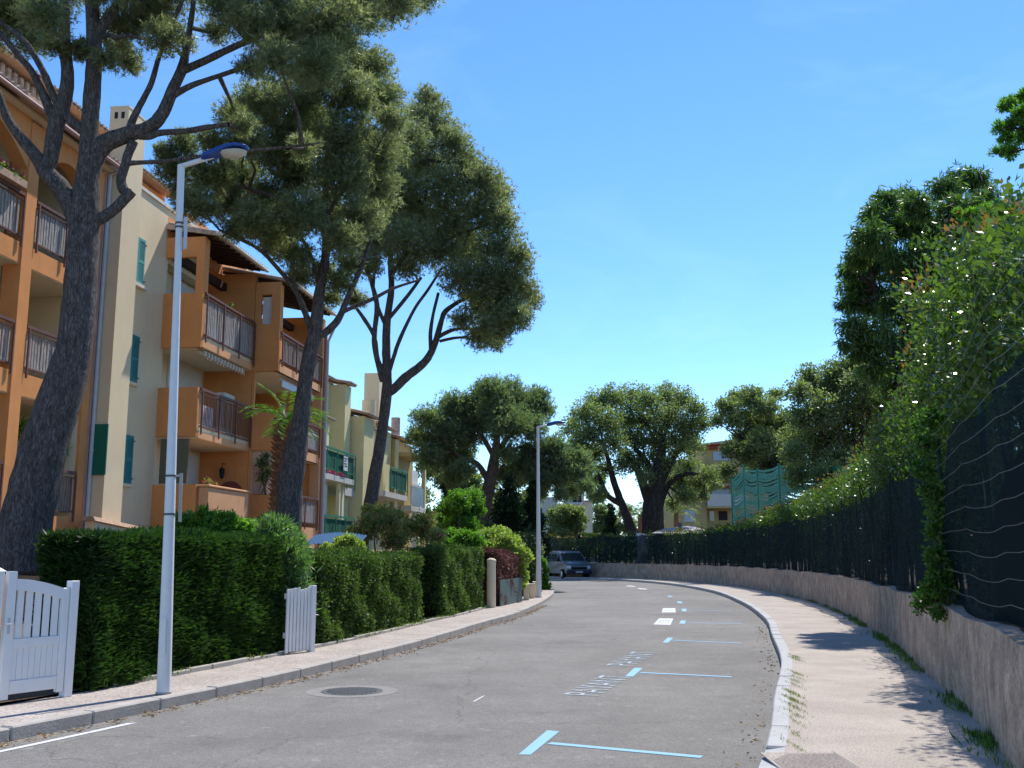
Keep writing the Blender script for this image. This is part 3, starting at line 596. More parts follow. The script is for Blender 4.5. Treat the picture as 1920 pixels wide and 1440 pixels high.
# ------------------------------------------------------------------ street lamps
def lamp(name, base, H, armdir, label, r0=.085, head=1.0, bar=False):
    b = Vector(base); t = wthing(name, label, 'street lamp', base, 'street lamps along the left pavement'); a = Vector((math.sin(armdir), math.cos(armdir), 0)); side = Vector((a.y, -a.x, 0))
    m = MB(); m.tube([b, b + Vector((0, 0, H * .32)), b + Vector((0, 0, H * .7)), b + Vector((0, 0, H - .05))], [r0, r0 * .78, r0 * .56, r0 * .46], 24, False); m.build('pole', M['polewhite'], t, smooth=True)
    m = MB(); m.tube([b + Vector((0, 0, .003)), b + Vector((0, 0, .02))], r0 * 1.12, 14); m.build('base_plate', M['concrete'], t)
    m = MB(); m.tube([b + Vector((0, 0, H - .62)), b + Vector((0, 0, H))], r0 * .55, 12); m.build('sleeve', M['polewhite'], t)
    tp = b + Vector((0, 0, H)) ; m = MB(); m.tube([tp + Vector((0, 0, -.02)) - a * .03, tp + a * .16 + Vector((0, 0, .02)), tp + a * .42 + Vector((0, 0, .075))], [r0 * .42, r0 * .38, r0 * .36], 10); m.build('arm', M['polewhite'], t, smooth=True)
    # head: long drop-shaped shell
    m = MB(); base_i = 0; secs = [(.32, .07, .055, .00), (.36, .095, .08, .01), (.48, .105, .085, .03), (.58, .11, .085, .06), (.70, .125, .075, .085), (.82, .135, .06, .095), (.92, .115, .045, .09), (.975, .07, .03, .085)]
    for d, w, h, dz in secs:
        for j in range(16):
            th = 2 * math.pi * j / 16; c = math.sin(th); zz = h * c if c > 0 else h * .55 * c
            q = tp + a * d * head + side * w * head * math.cos(th) + Vector((0, 0, dz + .06 + zz * head)); m.v.append(tuple(q))
    for i in range(len(secs) - 1):
        for j in range(16): q = i * 16; m.f.append((q + j, q + (j + 1) % 16, q + 16 + (j + 1) % 16, q + 16 + j))
    m.f.append(tuple(range(15, -1, -1))); m.f.append(tuple((len(secs) - 1) * 16 + j for j in range(16)))
    hd = m.build('lamp_head', M['lampblue'], t, smooth=True)
    m = MB(); c = tp + a * .77 * head + Vector((0, 0, .105)); 
    for i in range(6):
        ph = math.pi / 2 * i / 5
        for j in range(14): th = 2 * math.pi * j / 14; m.v.append(tuple(c + a * .17 * math.cos(ph) * math.cos(th) + side * .115 * math.cos(ph) * math.sin(th) + Vector((0, 0, -.075 * math.sin(ph)))))
    for i in range(5):
        for j in range(14): q = i * 14; m.f.append((q + j, q + (j + 1) % 14, q + 14 + (j + 1) % 14, q + 14 + j))
    m.build('lamp_glass', M['lampglass'], hd, smooth=True)
    if bar:
        for z in (2.42, 1.98, 5.42, 5.47):
            rr = r0 * (1 - z / H * .54) + .006; m = MB(); m.tube([b + Vector((0, 0, z)), b + Vector((0, 0, z + .022))], rr, 14); m.build('strap', M['iron'], t)
        m = MB(); q = b + a * .13; m.tube([q + Vector((0, 0, 1.90)), q + Vector((0, 0, 2.46))], .02, 8); m.tube([q + Vector((0, 0, 2.43)), b + Vector((0, 0, 2.43))], .012, 6); m.build('sign_bracket', M['concrete'], t)
        m = MB(); q = b + a * .085; m.tube([q + Vector((0, 0, 5.15)), q + Vector((0, 0, 5.55))], .022, 8); m.build('junction_box', M['zinc'], t)
        m = MB(); m.box(b.x - .03, b.x + .03, b.y - .088, b.y - .083, .55, .95); m.build('access_door', M['polewhite'], t)
    return t
lp1 = lamp('street_lamp', (gnd(308, 1300, .118).x, 11.75, .118), 6.22, R(100), 'tall tapering white street lamp with blue head beside the near hedge', .078, .88, True); lp1.rotation_euler = (0, R(-1.3), 0)
fb = gnd(1010, 1120, .118); lamp('street_lamp', tuple(fb), 6.25, R(95), 'grey street lamp with blue head at the bend of the left pavement', .105, 1.05)
tb_ = atY(1090, 1052, 96); lamp('street_lamp', (tb_.x, 96, .05), 6.3, R(20), 'distant thin street lamp post behind the parked van', .07, .8)

# ------------------------------------------------------------------ gates
def gate_white():
    a = gnd(-10, 1324, .118); b = gnd(128, 1305, .118); d = (b - a); Lg = d.length; ang = math.atan2(d.y, d.x)
    t = thing('garden_gate', 'white wooden garden gate with open slats over tongued boards and arched top rail', 'gate', a, ang); BASE[t.name] = (0, 0, 0)
    H = 1.30
    def bx(n, x0, x1, y0, y1, z0, z1, bev=.004): return MB().box(x0, x1, y0, y1, z0, z1).build(n, M['whitepaint'], t, (0, 0, 0), bevel=bev)
    bx('post', Lg - .085, Lg + .01, -.05, .05, 0, 1.245)
    bx('stile', .02, .125, -.03, .03, .05, 1.36, .006); bx('stile', Lg - .175, Lg - .092, -.03, .03, .06, 1.17, .006)
    x0, x1 = .127, Lg - .177
    bx('bottom_rail', x0, x1, -.025, .025, .10, .235); bx('middle_rail', x0, x1, -.025, .025, .56, .66)
    m = MB(); n = 14
    for i in range(n + 1):
        u = i / n; x = x0 + (x1 - x0) * u; zt = 1.28 - .11 * u ** 1.7; m.v += [(x, -.026, zt - .12), (x, .026, zt - .12), (x, .026, zt), (x, -.026, zt)]
    for i in range(n):
        for k in range(4): m.f.append((4 * i + k, 4 * i + (k + 1) % 4, 4 * i + 4 + (k + 1) % 4, 4 * i + 4 + k))
    m.f += [(3, 2, 1, 0), (4 * n, 4 * n + 1, 4 * n + 2, 4 * n + 3)]; m.build('top_rail', M['whitepaint'], t, (0, 0, 0))
    k = 5; w = (x1 - x0) / (k + (k + 1) * .42)
    for i in range(k):
        x = x0 + w * .42 + i * w * 1.42; zt = 1.17 - .11 * ((x - x0) / (x1 - x0)) ** 1.7; bx('slat', x, x + w, -.012, .012, .661, zt, .003)
    k = 8; w = (x1 - x0) / k
    for i in range(k): bx('board', x0 + i * w + .002, x0 + (i + 1) * w - .002, -.014, .014, .236, .559, .002)
    bx('hinge_strip', Lg - .0915, Lg - .0865, -.015, .015, .3, 1.1, 0)
    bx('handle_plate', .05, .08, -.034, -.031, .72, .88, 0).data.materials[0] = M['zinc']
    m = MB(); m.tube([(.065, -.034, .82), (.065, -.07, .82), (.0, -.075, .82)], .008, 6); m.build('handle', M['zinc'], t, (0, 0, 0))
    # latch post further left
    t2 = thing('gate_post', 'square white gate post with sloping cap beside the slatted gate', 'post', a - Vector((math.cos(ang), math.sin(ang), 0)) * .10, ang); BASE[t2.name] = (0, 0, 0)
    MB().box(-.06, .055, -.06, .06, -.01, 1.36).build('shaft', M['whitepaint'], t2, (0, 0, 0), bevel=.005)
    m = MB(); m.hexa([(-.07, -.07, 1.362), (.065, -.07, 1.362), (.065, .07, 1.362), (-.07, .07, 1.362), (-.02, -.02, 1.40), (.02, -.02, 1.40), (.02, .02, 1.40), (-.02, .02, 1.40)]); m.build('cap', M['whitepaint'], t2, (0, 0, 0))
gate_white()
def gate_picket():
    a = gnd(533, 1228, .118); b = gnd(579, 1222, .118); d = b - a; Lg = d.length; ang = math.atan2(d.y, d.x)
    t = thing('picket_gate', 'small grey-white picket gate of tall boards between two hedges', 'gate', a, ang); BASE[t.name] = (0, 0, 0)
    n = 7; w = Lg / n
    for i in range(n): MB().box(i * w + .012, (i + 1) * w - .012, -.012, .012, .03 + random.uniform(-.01, .01), 1.0 + random.uniform(-.02, .02)).build('picket', M['whitepaint'], t, (0, 0, 0), bevel=.003)
    for z in (.25, .85): MB().box(.01, Lg - .01, .0125, .05, z, z + .08).build('rail', M['whitepaint'], t, (0, 0, 0))
    MB().box(Lg, Lg + .09, -.05, .05, -.01, 1.04).build('post', M['whitepaint'], t, (0, 0, 0), bevel=.004)
gate_picket()
# ------------------------------------------------------------------ hedges and shrubs
def hedge(name, label, cat, line, thick, h, leafm, n, L, W, blades=1, shape='leaf', z0=.12, side=-1, spread=.5, up=.25, group=None, lump=.06, h1=None, roundtop=0.0, core='core', inset=.13):
    """line: front line of the hedge; side -1 puts the body to the left of travel"""
    P = smooth_path(line, .15); tot = len(P); h1 = h1 or h
    base = (P[0].x, P[0].y, z0); t = wthing(name, label, cat, base, group)
    B = offset_path(P, side * thick)
    fr = np.array([p[:] for p in P]); bk = np.array([p[:] for p in B])
    length = sum((P[i + 1] - P[i]).length for i in range(tot - 1)); hm = (h + h1) / 2
    areas = np.array([length * hm, length * hm * .45, length * thick, thick * hm, thick * hm]); cnt = (n * areas / areas.sum()).astype(int)
    ps, ds = [], []
    def at(u, v):   # u along, v across
        x = u * (tot - 1); i = np.minimum(x.astype(int), tot - 2); f = (x - i)[:, None]; a = fr[i] * (1 - f) + fr[i + 1] * f; b = bk[i] * (1 - f) + bk[i + 1] * f
        tv = fr[i + 1] - fr[i]; tv /= np.linalg.norm(tv, axis=1, keepdims=True); return a * (1 - v[:, None]) + b * v[:, None], tv
    for k, c in enumerate(cnt):
        u = rng.uniform(0, 1, c); v = rng.uniform(0, 1, c); w = rng.uniform(0, 1, c) ; dep = rng.uniform(0, 1, c) ** 2 * inset * 1.5
        if k == 0: v[:] = dep / thick
        if k == 1: v[:] = 1 - dep / thick
        if k == 3: u[:] = dep / length
        if k == 4: u[:] = 1 - dep / length
        p, tv = at(u, v); hh = h + (h1 - h) * u; n_ = np.stack([tv[:, 1], -tv[:, 0], 0 * u], 1) * (-side)
        z = hh * w if k != 2 else hh - dep
        if roundtop: z = z * (1 - roundtop * (np.abs(v - .5) * 2) ** 2 * (z / hh) ** 3)
        d = {0: n_, 1: -n_, 2: n_ * 0, 3: -tv, 4: tv}[k] + np.array([0, 0, up if k != 2 else 1.0])
        s1 = u * length
        lm = lump * (np.sin(s1 * 2.3 + z * 1.7) * np.sin(z * 3.1 + s1 * .9 + 1) + .6 * np.sin(s1 * 5.7 + z * 4.3) * np.sin(z * 6.1 - s1 * 3.3) + .5 * rng.normal(size=c) * .5)
        p = p + d / np.linalg.norm(d, axis=1, keepdims=True) * lm[:, None]; p[:, 2] = z0 + z + (lm if k == 2 else 0)
        ps.append(p); ds.append(d)
    Pn = np.concatenate(ps); Dn = np.concatenate(ds)
    ti = .5 + .25 * np.sin(Pn[:, 0] * 3.1 + Pn[:, 2] * 2.7) * np.sin(Pn[:, 1] * 1.9 + Pn[:, 2] * 4) + rng.uniform(-.3, .3, len(Pn))
    obj('foliage', leaf_mesh('foliage', Pn, Dn, L, W, blades, spread, shape, np.clip(ti, 0, 1), base), M[leafm], t)
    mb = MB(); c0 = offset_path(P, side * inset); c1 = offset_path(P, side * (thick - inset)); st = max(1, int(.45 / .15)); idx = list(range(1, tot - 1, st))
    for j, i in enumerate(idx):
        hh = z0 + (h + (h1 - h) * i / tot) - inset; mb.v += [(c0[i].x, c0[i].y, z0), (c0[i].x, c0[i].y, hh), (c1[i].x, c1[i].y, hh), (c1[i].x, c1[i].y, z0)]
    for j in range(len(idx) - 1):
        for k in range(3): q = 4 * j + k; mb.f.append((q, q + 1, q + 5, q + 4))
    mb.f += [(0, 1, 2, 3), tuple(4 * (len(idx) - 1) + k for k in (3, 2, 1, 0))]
    o = mb.build('light_block_core', M[core], t); o['kind'] = 'stuff'  # solid dark box added inside the foliage to block light
    return t
def bush(name, label, cat, blobs, leafm, n, L, W, base=None, blades=1, shape='leaf', spread=.8, up=.3, puffs=40, pr=.22, group=None, stems=5, flower=0, z0=.14, bark='twig'):
    base = base or (blobs[0][0], blobs[0][1], z0); t = wthing(name, label, cat, base, group)
    P, D, T, C = crown(blobs, n, puffs, pr, up); obj('foliage', leaf_mesh('foliage', P, D, L, W, blades, spread, shape, T, base), M[leafm], t)
    m = MB()
    for k in range(stems):
        b = random.choice(blobs); s = Vector(base) + Vector((random.uniform(-.15, .15), random.uniform(-.15, .15), 0)); m.tube([s, s.lerp(Vector(b[:3]), .5) + Vector((random.uniform(-.1, .1), 0, 0)), Vector(b[:3])], [.03, .022, .01], 5, False)
    tw = twigs(C, .012); m.add(tw.v, tw.f); m.build('stems', M[bark], t)['kind'] = 'stuff'
    if flower:
        i = rng.choice(len(P), flower); obj('flowers', leaf_mesh('flowers', P[i] + D[i] * .05, D[i], L * .9, W * 1.3, 3, 1.2, 'leaf', None, base), M['flower'], t)['kind'] = 'stuff'
    return t
_h = hedge
def hedge(name, label, cat, line, *a, **k): return _h(name, label, cat, XF(line), *a, **k)
def LBp(y, off=0.0):
    p = min(LB, key=lambda q: abs(q.y - y)); return (p.x + off, y)
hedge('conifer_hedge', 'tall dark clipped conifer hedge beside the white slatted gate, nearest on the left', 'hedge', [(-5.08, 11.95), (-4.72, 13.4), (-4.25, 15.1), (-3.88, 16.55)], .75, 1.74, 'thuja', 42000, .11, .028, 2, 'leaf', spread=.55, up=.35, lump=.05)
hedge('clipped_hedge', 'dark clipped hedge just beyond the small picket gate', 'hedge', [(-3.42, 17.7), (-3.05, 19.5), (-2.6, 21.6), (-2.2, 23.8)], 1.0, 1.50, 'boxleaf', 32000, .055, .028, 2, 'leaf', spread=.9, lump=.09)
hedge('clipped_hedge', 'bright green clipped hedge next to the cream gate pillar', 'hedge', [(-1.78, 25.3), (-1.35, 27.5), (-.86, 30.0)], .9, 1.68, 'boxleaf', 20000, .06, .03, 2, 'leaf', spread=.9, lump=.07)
bl = [(x + .18, y, z, r) for x, y, z, r in [(-3.95, 17.0, 1.7, .36), (-3.85, 16.95, 1.25, .40), (-3.8, 16.9, .75, .36), (-4.2, 17.1, 1.6, .4), (-4.15, 17.1, 2.05, .26), (-3.75, 16.85, 1.45, .28)]]
bush('oleander_bush', 'oleander with long pale narrow leaves at the end of the conifer hedge', 'shrub', bl, 'oleander', 4200, .16, .026, spread=.7, blades=2, up=.5)
bl = pxblobs([(345, 985, 26), (385, 980, 28), (425, 985, 28), (460, 995, 24), (400, 1010, 30), (350, 1010, 30), (440, 1015, 26)], 18.2, .3)
bush('laurel_bush', 'glossy light green laurel rising behind the conifer hedge', 'shrub', bl, 'bright', 5000, .10, .04, blades=2)
bl = pxblobs([(500, 985, 18), (515, 1000, 20), (490, 1010, 18), (530, 1020, 18), (545, 1010, 18), (560, 1030, 16), (525, 1040, 22)], 19.3, .3)
bush('garden_shrub', 'dark spiky shrub round the foot of the middle pine', 'shrub', bl, 'oleander', 3200, .15, .03, blades=2)
bl = pxblobs([(700, 985, 30), (735, 975, 28), (770, 990, 28), (800, 1000, 26), (670, 1005, 24), (740, 1010, 30), (690, 960, 16), (715, 960, 20), (800, 975, 20), (820, 1005, 18), (650, 1015, 16)], 26.5, .8)
bush('rose_bush', 'loose reddish rose bush with pink blooms behind the clipped hedges', 'shrub', bl, 'rosebush', 7500, .07, .035, blades=2, flower=90)
bl = pxblobs([(640, 1022, 16), (655, 1015, 14), (670, 1028, 16), (612, 1030, 12)], 22, .3)
bush('garden_shrub', 'small yellow-green shrub in front of the white awning', 'shrub', bl, 'yellowleaf', 2500, .06, .035, blades=2)
bl = pxblobs([(845, 1010, 20), (870, 1012, 20), (890, 1015, 18), (830, 1020, 16)], 31, .5)
bush('garden_shrub', 'glossy bright green shrub left of the yellow-leaved bush', 'shrub', bl, 'bright', 4500, .10, .05, blades=2)
bl = pxblobs([(912, 1010, 20), (935, 1008, 22), (955, 1018, 22), (968, 1035, 20), (920, 1030, 20), (945, 1035, 22), (975, 1060, 14), (980, 1080, 12), (983, 1045, 14), (978, 1095, 10)], 35, .5)
bush('flowering_bush', 'yellow-green bush dotted with creamy new leaves above the purple hedge', 'shrub', bl, 'yellowleaf', 8500, .10, .06, blades=2)
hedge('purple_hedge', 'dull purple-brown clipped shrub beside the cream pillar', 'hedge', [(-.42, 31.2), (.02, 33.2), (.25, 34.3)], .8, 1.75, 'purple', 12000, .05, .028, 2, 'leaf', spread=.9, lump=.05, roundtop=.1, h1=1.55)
# cream pillar, green garden screen and low posts
pb = gnd(921, 1139, .12); t = wthing('gate_pillar', 'round-topped cream pillar at the end of the bright green hedge', 'pillar', pb)
MB().tube([(pb.x, pb.y, .1), (pb.x, pb.y, 1.42), (pb.x, pb.y, 1.47)], [.135, .13, .13], 20).build('shaft', M['cream'], t)
MB().ellip((pb.x, pb.y, 1.47), (.145, .145, .08), 20, 8).build('cap', M['cream'], t, smooth=True)
q = [Vector((-.36, 31.2, .12)), Vector((.09, 33.3, .12)), Vector((.33, 34.5, .12))]
t = wthing('garden_screen', 'grey-green sheet screen below the purple shrub', 'screen', q[0])
for a, b in zip(q[:-1], q[1:]):
    d = (b - a).normalized(); n_ = Vector((d.y, -d.x, 0)) * .012
    MB().hexa([a - n_, b - n_, b + n_, a + n_] + [p + Vector((0, 0, .78)) for p in (a - n_, b - n_, b + n_, a + n_)]).build('panel', surf('screen_sheet', (0.10, 0.15, 0.14), rough=.6) if 'screen_sheet' not in M else M['screen_sheet'], t)
lw = XF([(.52, 35.8), (.75, 37.2), (.92, 38.4), (1.05, 39.6)])
for k, (x, y) in enumerate(lw):
    t = wthing('low_wall', 'low cream wall block, %s of the row before the far left lamp' % ['nearest', 'second', 'third', 'farthest'][k], 'wall', (x, y, .1), 'low wall blocks along the left pavement')
    MB().box(x - .10, x + .08, y - .42 + .1 * k, y + .38, .1, .62 - .04 * (k % 2)).build('block', M['cream'], t, bevel=.01); MB().box(x - .12, x + .10, y - .44 + .1 * k, y + .40, .6225 - .04 * (k % 2), .66 - .04 * (k % 2)).build('coping', M['coping'], t)
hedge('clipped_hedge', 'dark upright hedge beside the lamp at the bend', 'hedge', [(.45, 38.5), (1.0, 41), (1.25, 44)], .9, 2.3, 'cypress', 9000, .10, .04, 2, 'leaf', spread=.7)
bl = pxblobs([(1021, 1070, 7), (1020, 1085, 8), (1022, 1100, 9), (1018, 1055, 7), (1016, 1095, 9)], 46, .3)
bush('climbing_shrub', 'bright green creeper at the very end of the left pavement', 'shrub', bl, 'bright', 2500, .11, .06, blades=2)
hedge('clipped_hedge', 'low bright-topped hedge behind the grey van', 'hedge', [(-1, 86), (2.2, 86.5), (5.0, 87)], 1.2, 1.7, 'boxleaf', 7000, .14, .08, 2, 'leaf', z0=.05, lump=.08)
hedge('clipped_hedge', 'square tall hedge right of the round-headed street tree', 'hedge', [(5.4, 92), (8.2, 92)], 1.5, 3.4, 'boxleaf', 7000, .16, .10, 2, 'leaf', z0=.05, lump=.08)

# litter of pine needles in the left gutter and weeds
k = 2600; pa = [p for p in offset_path(LK, .06) if 7 < p.y < 34]; i = rng.integers(0, len(pa), k)
P = np.array([pa[j][:] for j in i]) + np.stack([np.abs(rng.normal(0, .09, k)), rng.uniform(-.2, .2, k), rng.uniform(.004, .02, k)], 1); D = unit(k); D[:, 2] *= .08
obj('pine_litter', leaf_mesh('pine_litter', P, D, .055, .012, 1, .2, 'leaf'), M['litter'])['kind'] = 'stuff'
k = 200; pa = [p for p in offset_path(RK, -.08) if 7 < p.y < 24]; i = rng.integers(0, len(pa), k)
P = np.array([pa[j][:] for j in i]) + np.stack([-np.abs(rng.normal(0, .10, k)), rng.uniform(-.2, .2, k), rng.uniform(.004, .02, k)], 1); D = unit(k); D[:, 2] *= .08
obj('leaf_litter', leaf_mesh('leaf_litter', P, D, .045, .02, 1, .2, 'leaf'), M['litter'])['kind'] = 'stuff'
def weeds(path, y0, y1, n, L, hgt, z=.115, clump=8, mat='grassblade', jx=.04, name='weeds'):
    pa = [p for p in path if y0 < p.y < y1]; cs = [random.choice(pa) for _ in range(clump)]; i = rng.integers(0, clump, n)
    P = np.array([cs[j][:] for j in i]) + np.stack([rng.normal(0, jx, n), rng.normal(0, .22, n), np.full(n, z)], 1); D = unit(n) * .5 + np.array([0, 0, 1.0])
    obj(name, leaf_mesh(name, P, D, L, L * .16, 1, .4, 'leaf'), M[mat])['kind'] = 'stuff'
weeds(offset_path(RK, .20), 8.5, 17, 1400, .030, .1, clump=22, jx=.02)
weeds(offset_path(WL, -.04), 6, 40, 2000, .08, .1, clump=45, jx=.03)
weeds(offset_path(WL, -.04), 6, 26, 900, .10, .1, clump=14, jx=.06, mat='ivy')
weeds(LB, 11, 45, 1200, .08, .1, z=.13, clump=40)

# photinia hedge behind the right wall
hl = offset_path(resample(WL, .5), .98)
def hz(y):
    ys = [0, 8, 10, 12, 14, 18, 23, 28, 36, 48, 58, 80]; zs = [3.8, 4.6, 5.2, 5.7, 5.8, 5.1, 4.5, 4.2, 4.0, 3.65, 3.2, 2.9]
    return float(np.interp(y, ys, zs))
def photinia(y0, y1, n, L, W, label, stems=True):
    seg = [p for p in hl if y0 <= p.y < y1]; bl = []
    for i, p in enumerate(seg):
        top = hz(p.y); w = .62 if p.y < 34 else .5
        zlow = 1.5 if p.y < 34 else 1.3; z = top - w * .75
        while z > zlow:
            bl.append((p.x + random.uniform(-.3, .15) + (.45 if z < 3.2 else 0) * (1 if p.y < 34 else .5), p.y + random.uniform(-.2, .2), z + random.uniform(-.1, .1), w * random.uniform(.8, 1.15))); z -= w * 1.1
    base = (seg[0].x, seg[0].y, .93); t = wthing('photinia_hedge', label, 'hedge', base)
    P, D, T, C = crown(bl, n, 14, .34, .5)
    high = np.clip((P[:, 2] - np.array([hz(y) for y in P[:, 1]]) + .55) * 2, 0, 1) * rng.uniform(0, 1, len(P)); red = high > .55
    obj('foliage', leaf_mesh('foliage', P[~red], D[~red], L, W, 1, .7, 'leaf', T[~red], base), M['photinia'], t)
    obj('new_leaves', leaf_mesh('new_leaves', P[red], D[red], L, W, 1, .6, 'leaf', T[red], base), M['photinia_red'], t)
    m = MB()
    for p in seg[::1]:
        for _ in range(2):
            x = p.x + random.uniform(-.25, .25); y = p.y + random.uniform(-.25, .25); m.tube([(x, y, .93), (x + random.uniform(-.15, .15), y, 2.0), (x + random.uniform(-.3, .3), y + random.uniform(-.2, .2), hz(y) - .7)], [.035, .028, .012], 5, False)
    m.build('stems', M['bark_dark'], t)['kind'] = 'stuff'
photinia(3, 13.5, 60000, .085, .046, 'tall glossy photinia hedge nearest on the right, behind the netting')
photinia(13.5, 25, 60000, .09, .048, 'glossy photinia hedge with pale shining tips beyond the ivy on the right')
photinia(25, 44, 50000, .10, .055, 'photinia hedge sloping down behind the netting below the green net')
photinia(44, 79, 40000, .13, .075, 'low yellow-topped end of the hedge behind the far wall')
# ivy column on the fence
ivp = [atY(1728, 790, 12.6), atY(1742, 880, 12.3), atY(1755, 960, 12.1), atY(1765, 1040, 11.9), atY(1765, 1100, 11.7), atY(1745, 1130, 11.9)]
bl = [(p.x + random.uniform(-.1, .1), p.y, p.z, random.uniform(.13, .24)) for p in ivp] + [((ivp[i].x + ivp[i + 1].x) / 2, (ivp[i].y + ivp[i + 1].y) / 2, (ivp[i].z + ivp[i + 1].z) / 2, .17) for i in range(5)]
p5 = atY(1760, 1150, 11.5); bl += [(p5.x, p5.y, p5.z, .10), (ivp[4].x + .25, ivp[4].y - .5, ivp[4].z, .16)]
bush('ivy', 'column of ivy climbing the netting fence and spilling over the wall', 'ivy', bl, 'ivy', 5200, .05, .042, base=(ivp[4].x, ivp[4].y, 1.0), blades=1, spread=1.0)
cl = wthing('windbreak_cloth', 'brown windbreak cloth hung behind the wires at the near end of the netting fence', 'cloth', (fl[20].x + .25, fl[20].y, 1.0))
mb = MB(); cp_ = [p for p in offset_path(fl, .28) if 3 < p.y < 11.4]
for i, p in enumerate(cp_):
    for k in range(6): mb.v.append((p.x + .06 * math.sin(i * .9 + k), p.y, .95 + (1.55 + .25 * math.sin(i * .7) - .06 * max(0, p.y - 6)) * k / 5))
for i in range(len(cp_) - 1):
    for k in range(5): q = i * 6 + k; mb.f.append((q, q + 1, q + 7, q + 6))
mb.build('cloth', surf('browncloth', (0.050, 0.036, 0.032), var=.2, scale=3, rough=.95, spec=0.03), cl, smooth=True)
bl = pxblobs([(800, 880, 22), (790, 930, 24), (805, 975, 26), (770, 985, 18), (835, 900, 24), (880, 900, 24), (910, 925, 26), (960, 900, 24), (985, 945, 26), (995, 985, 26), (1010, 920, 20), (935, 960, 30), (875, 935, 22), (900, 990, 26), (860, 980, 26)], 68, 3)
bush('tree_mass', 'mass of dark garden trees behind the distant umbrella pine', 'tree', bl, 'oak', 26000, .20, .13, blades=1, puffs=40, pr=.22)
bl = pxblobs([(1120, 900, 16), (1118, 930, 18), (1125, 960, 20), (1150, 985, 20), (1172, 960, 16), (1125, 990, 18), (1180, 990, 16), (1098, 960, 10), (1105, 905, 12)], 108, 3)
bush('tree_mass', 'thin brownish pine thicket between the white house and the big oak', 'tree', bl, 'needle_far', 12000, .26, .08, blades=2, puffs=40, pr=.22)
# ------------------------------------------------------------------ the pines on the left
pine1_trunk = [(28, 1075, 52), (40, 1010, 49), (60, 930, 45), (84, 832, 42), (108, 762, 40), (138, 658, 33), (150, 554, 31), (156, 451, 29), (160, 385, 27), (165, 330, 22), (167, 260, 17), (174, 156, 16), (177, 87, 15), (172, 0, 13), (168, -90, 9)]
pine1_br = [
 [(150, 430, 20), (135, 389, 20), (115, 354, 19), (87, 323, 16), (69, 295, 13), (38, 257, 10), (14, 222, 9), (0, 184, 8), (-30, 110, 7), (-40, 40, 5)],
 [(84, 322, 15), (94, 300, 15), (100, 264, 16), (108, 222, 16), (119, 194, 15), (127, 146, 13), (122, 87, 12), (120, 0, 11), (112, -80, 7)],
 [(105, 225, 10), (94, 208, 11), (84, 184, 9), (62, 138, 7), (45, 115, 7), (0, 62, 6), (-30, 30, 4)],
 [(166, 256, 10), (150, 240, 9), (132, 226, 9), (104, 187, 8), (80, 132, 7), (45, 76, 6), (0, 42, 5), (-30, 20, 4)],
 [(178, 80, 12), (188, 56, 11), (208, 24, 10), (236, -5, 9), (262, -60, 6)],
 [(178, 78, 6), (198, 66, 5), (218, 70, 5), (240, 67, 4), (280, 75, 3)],
 [(130, 98, 6), (142, 84, 6), (160, 74, 6)],
 [(164, 345, 22), (174, 302, 21), (194, 271, 20), (236, 253, 17), (278, 240, 14), (305, 212, 13), (326, 163, 12), (342, 128, 11), (350, 85, 7), (358, 40, 6), (365, -10, 5), (375, -60, 4)],
 [(240, 254, 9), (247, 230, 8), (257, 208, 7), (272, 180, 6), (285, 153, 6), (299, 104, 5), (319, 52, 5), (344, -5, 4), (355, -50, 3)],
 [(344, 132, 8), (382, 115, 8), (434, 90, 7), (500, 60, 6), (560, 20, 5), (600, -20, 3)],
 [(318, 186, 6), (340, 170, 7), (365, 158, 6), (399, 146, 5), (451, 128, 5), (500, 105, 4), (560, 85, 3)],
 [(262, 255, 8), (280, 256, 7), (300, 249, 7), (347, 246, 6), (382, 240, 6), (427, 233, 4)],
 [(250, 265, 10), (240, 290, 9), (234, 312, 9), (227, 336, 10), (232, 356, 10), (243, 362, 9)],
 [(178, 412, 16), (195, 406, 12), (215, 392, 11), (232, 375, 11), (247, 358, 11)],
 [(238, 306, 8), (255, 305, 5), (312, 302, 4), (382, 292, 4), (430, 285, 3), (520, 278, 3), (600, 268, 2)],
]
b1 = pxblobs([(20, 30, 60), (85, 25, 45), (60, 82, 26), (100, 85, 22), (150, 95, 22), (200, 110, 22), (230, 50, 40), (285, 30, 48), (240, 115, 26), (310, 70, 34), (225, 90, 22), (430, 15, 40), (405, 60, 22), (350, 80, 18), (470, 45, 42),
  (545, 55, 70), (620, 45, 62), (600, 120, 45), (520, 115, 40), (690, 15, 48), (745, 5, 42), (790, -20, 38), (455, 235, 22), (440, 215, 18), (470, 125, 26), (570, 275, 24), (100, -70, 80), (300, -60, 90), (450, -60, 90), (620, -60, 90), (0, -60, 70), (200, -40, 50)], 14, 1.2)
tree('pine_tree', 'near pine with thick leaning forked trunk behind the white gate', 'pine tree', (-6.85, 14, .1), pine1_trunk, pine1_br, b1, 'needle1', 43000, .10, .011, 6, Y=14, puffs=130, pr=.13, twr=.02, sides=16, linkr=.04, spread=.75, tfrac=.15)
pine2_trunk = [(542, 1045, 24), (541, 1000, 24), (543, 930, 24), (552, 860, 22), (564, 790, 17), (572, 720, 14), (582, 660, 14), (589, 630, 14), (595, 590, 12), (599, 547, 10), (607, 513, 9), (611, 463, 8), (610, 408, 7), (612, 340, 6), (620, 260, 5), (640, 180, 3)]
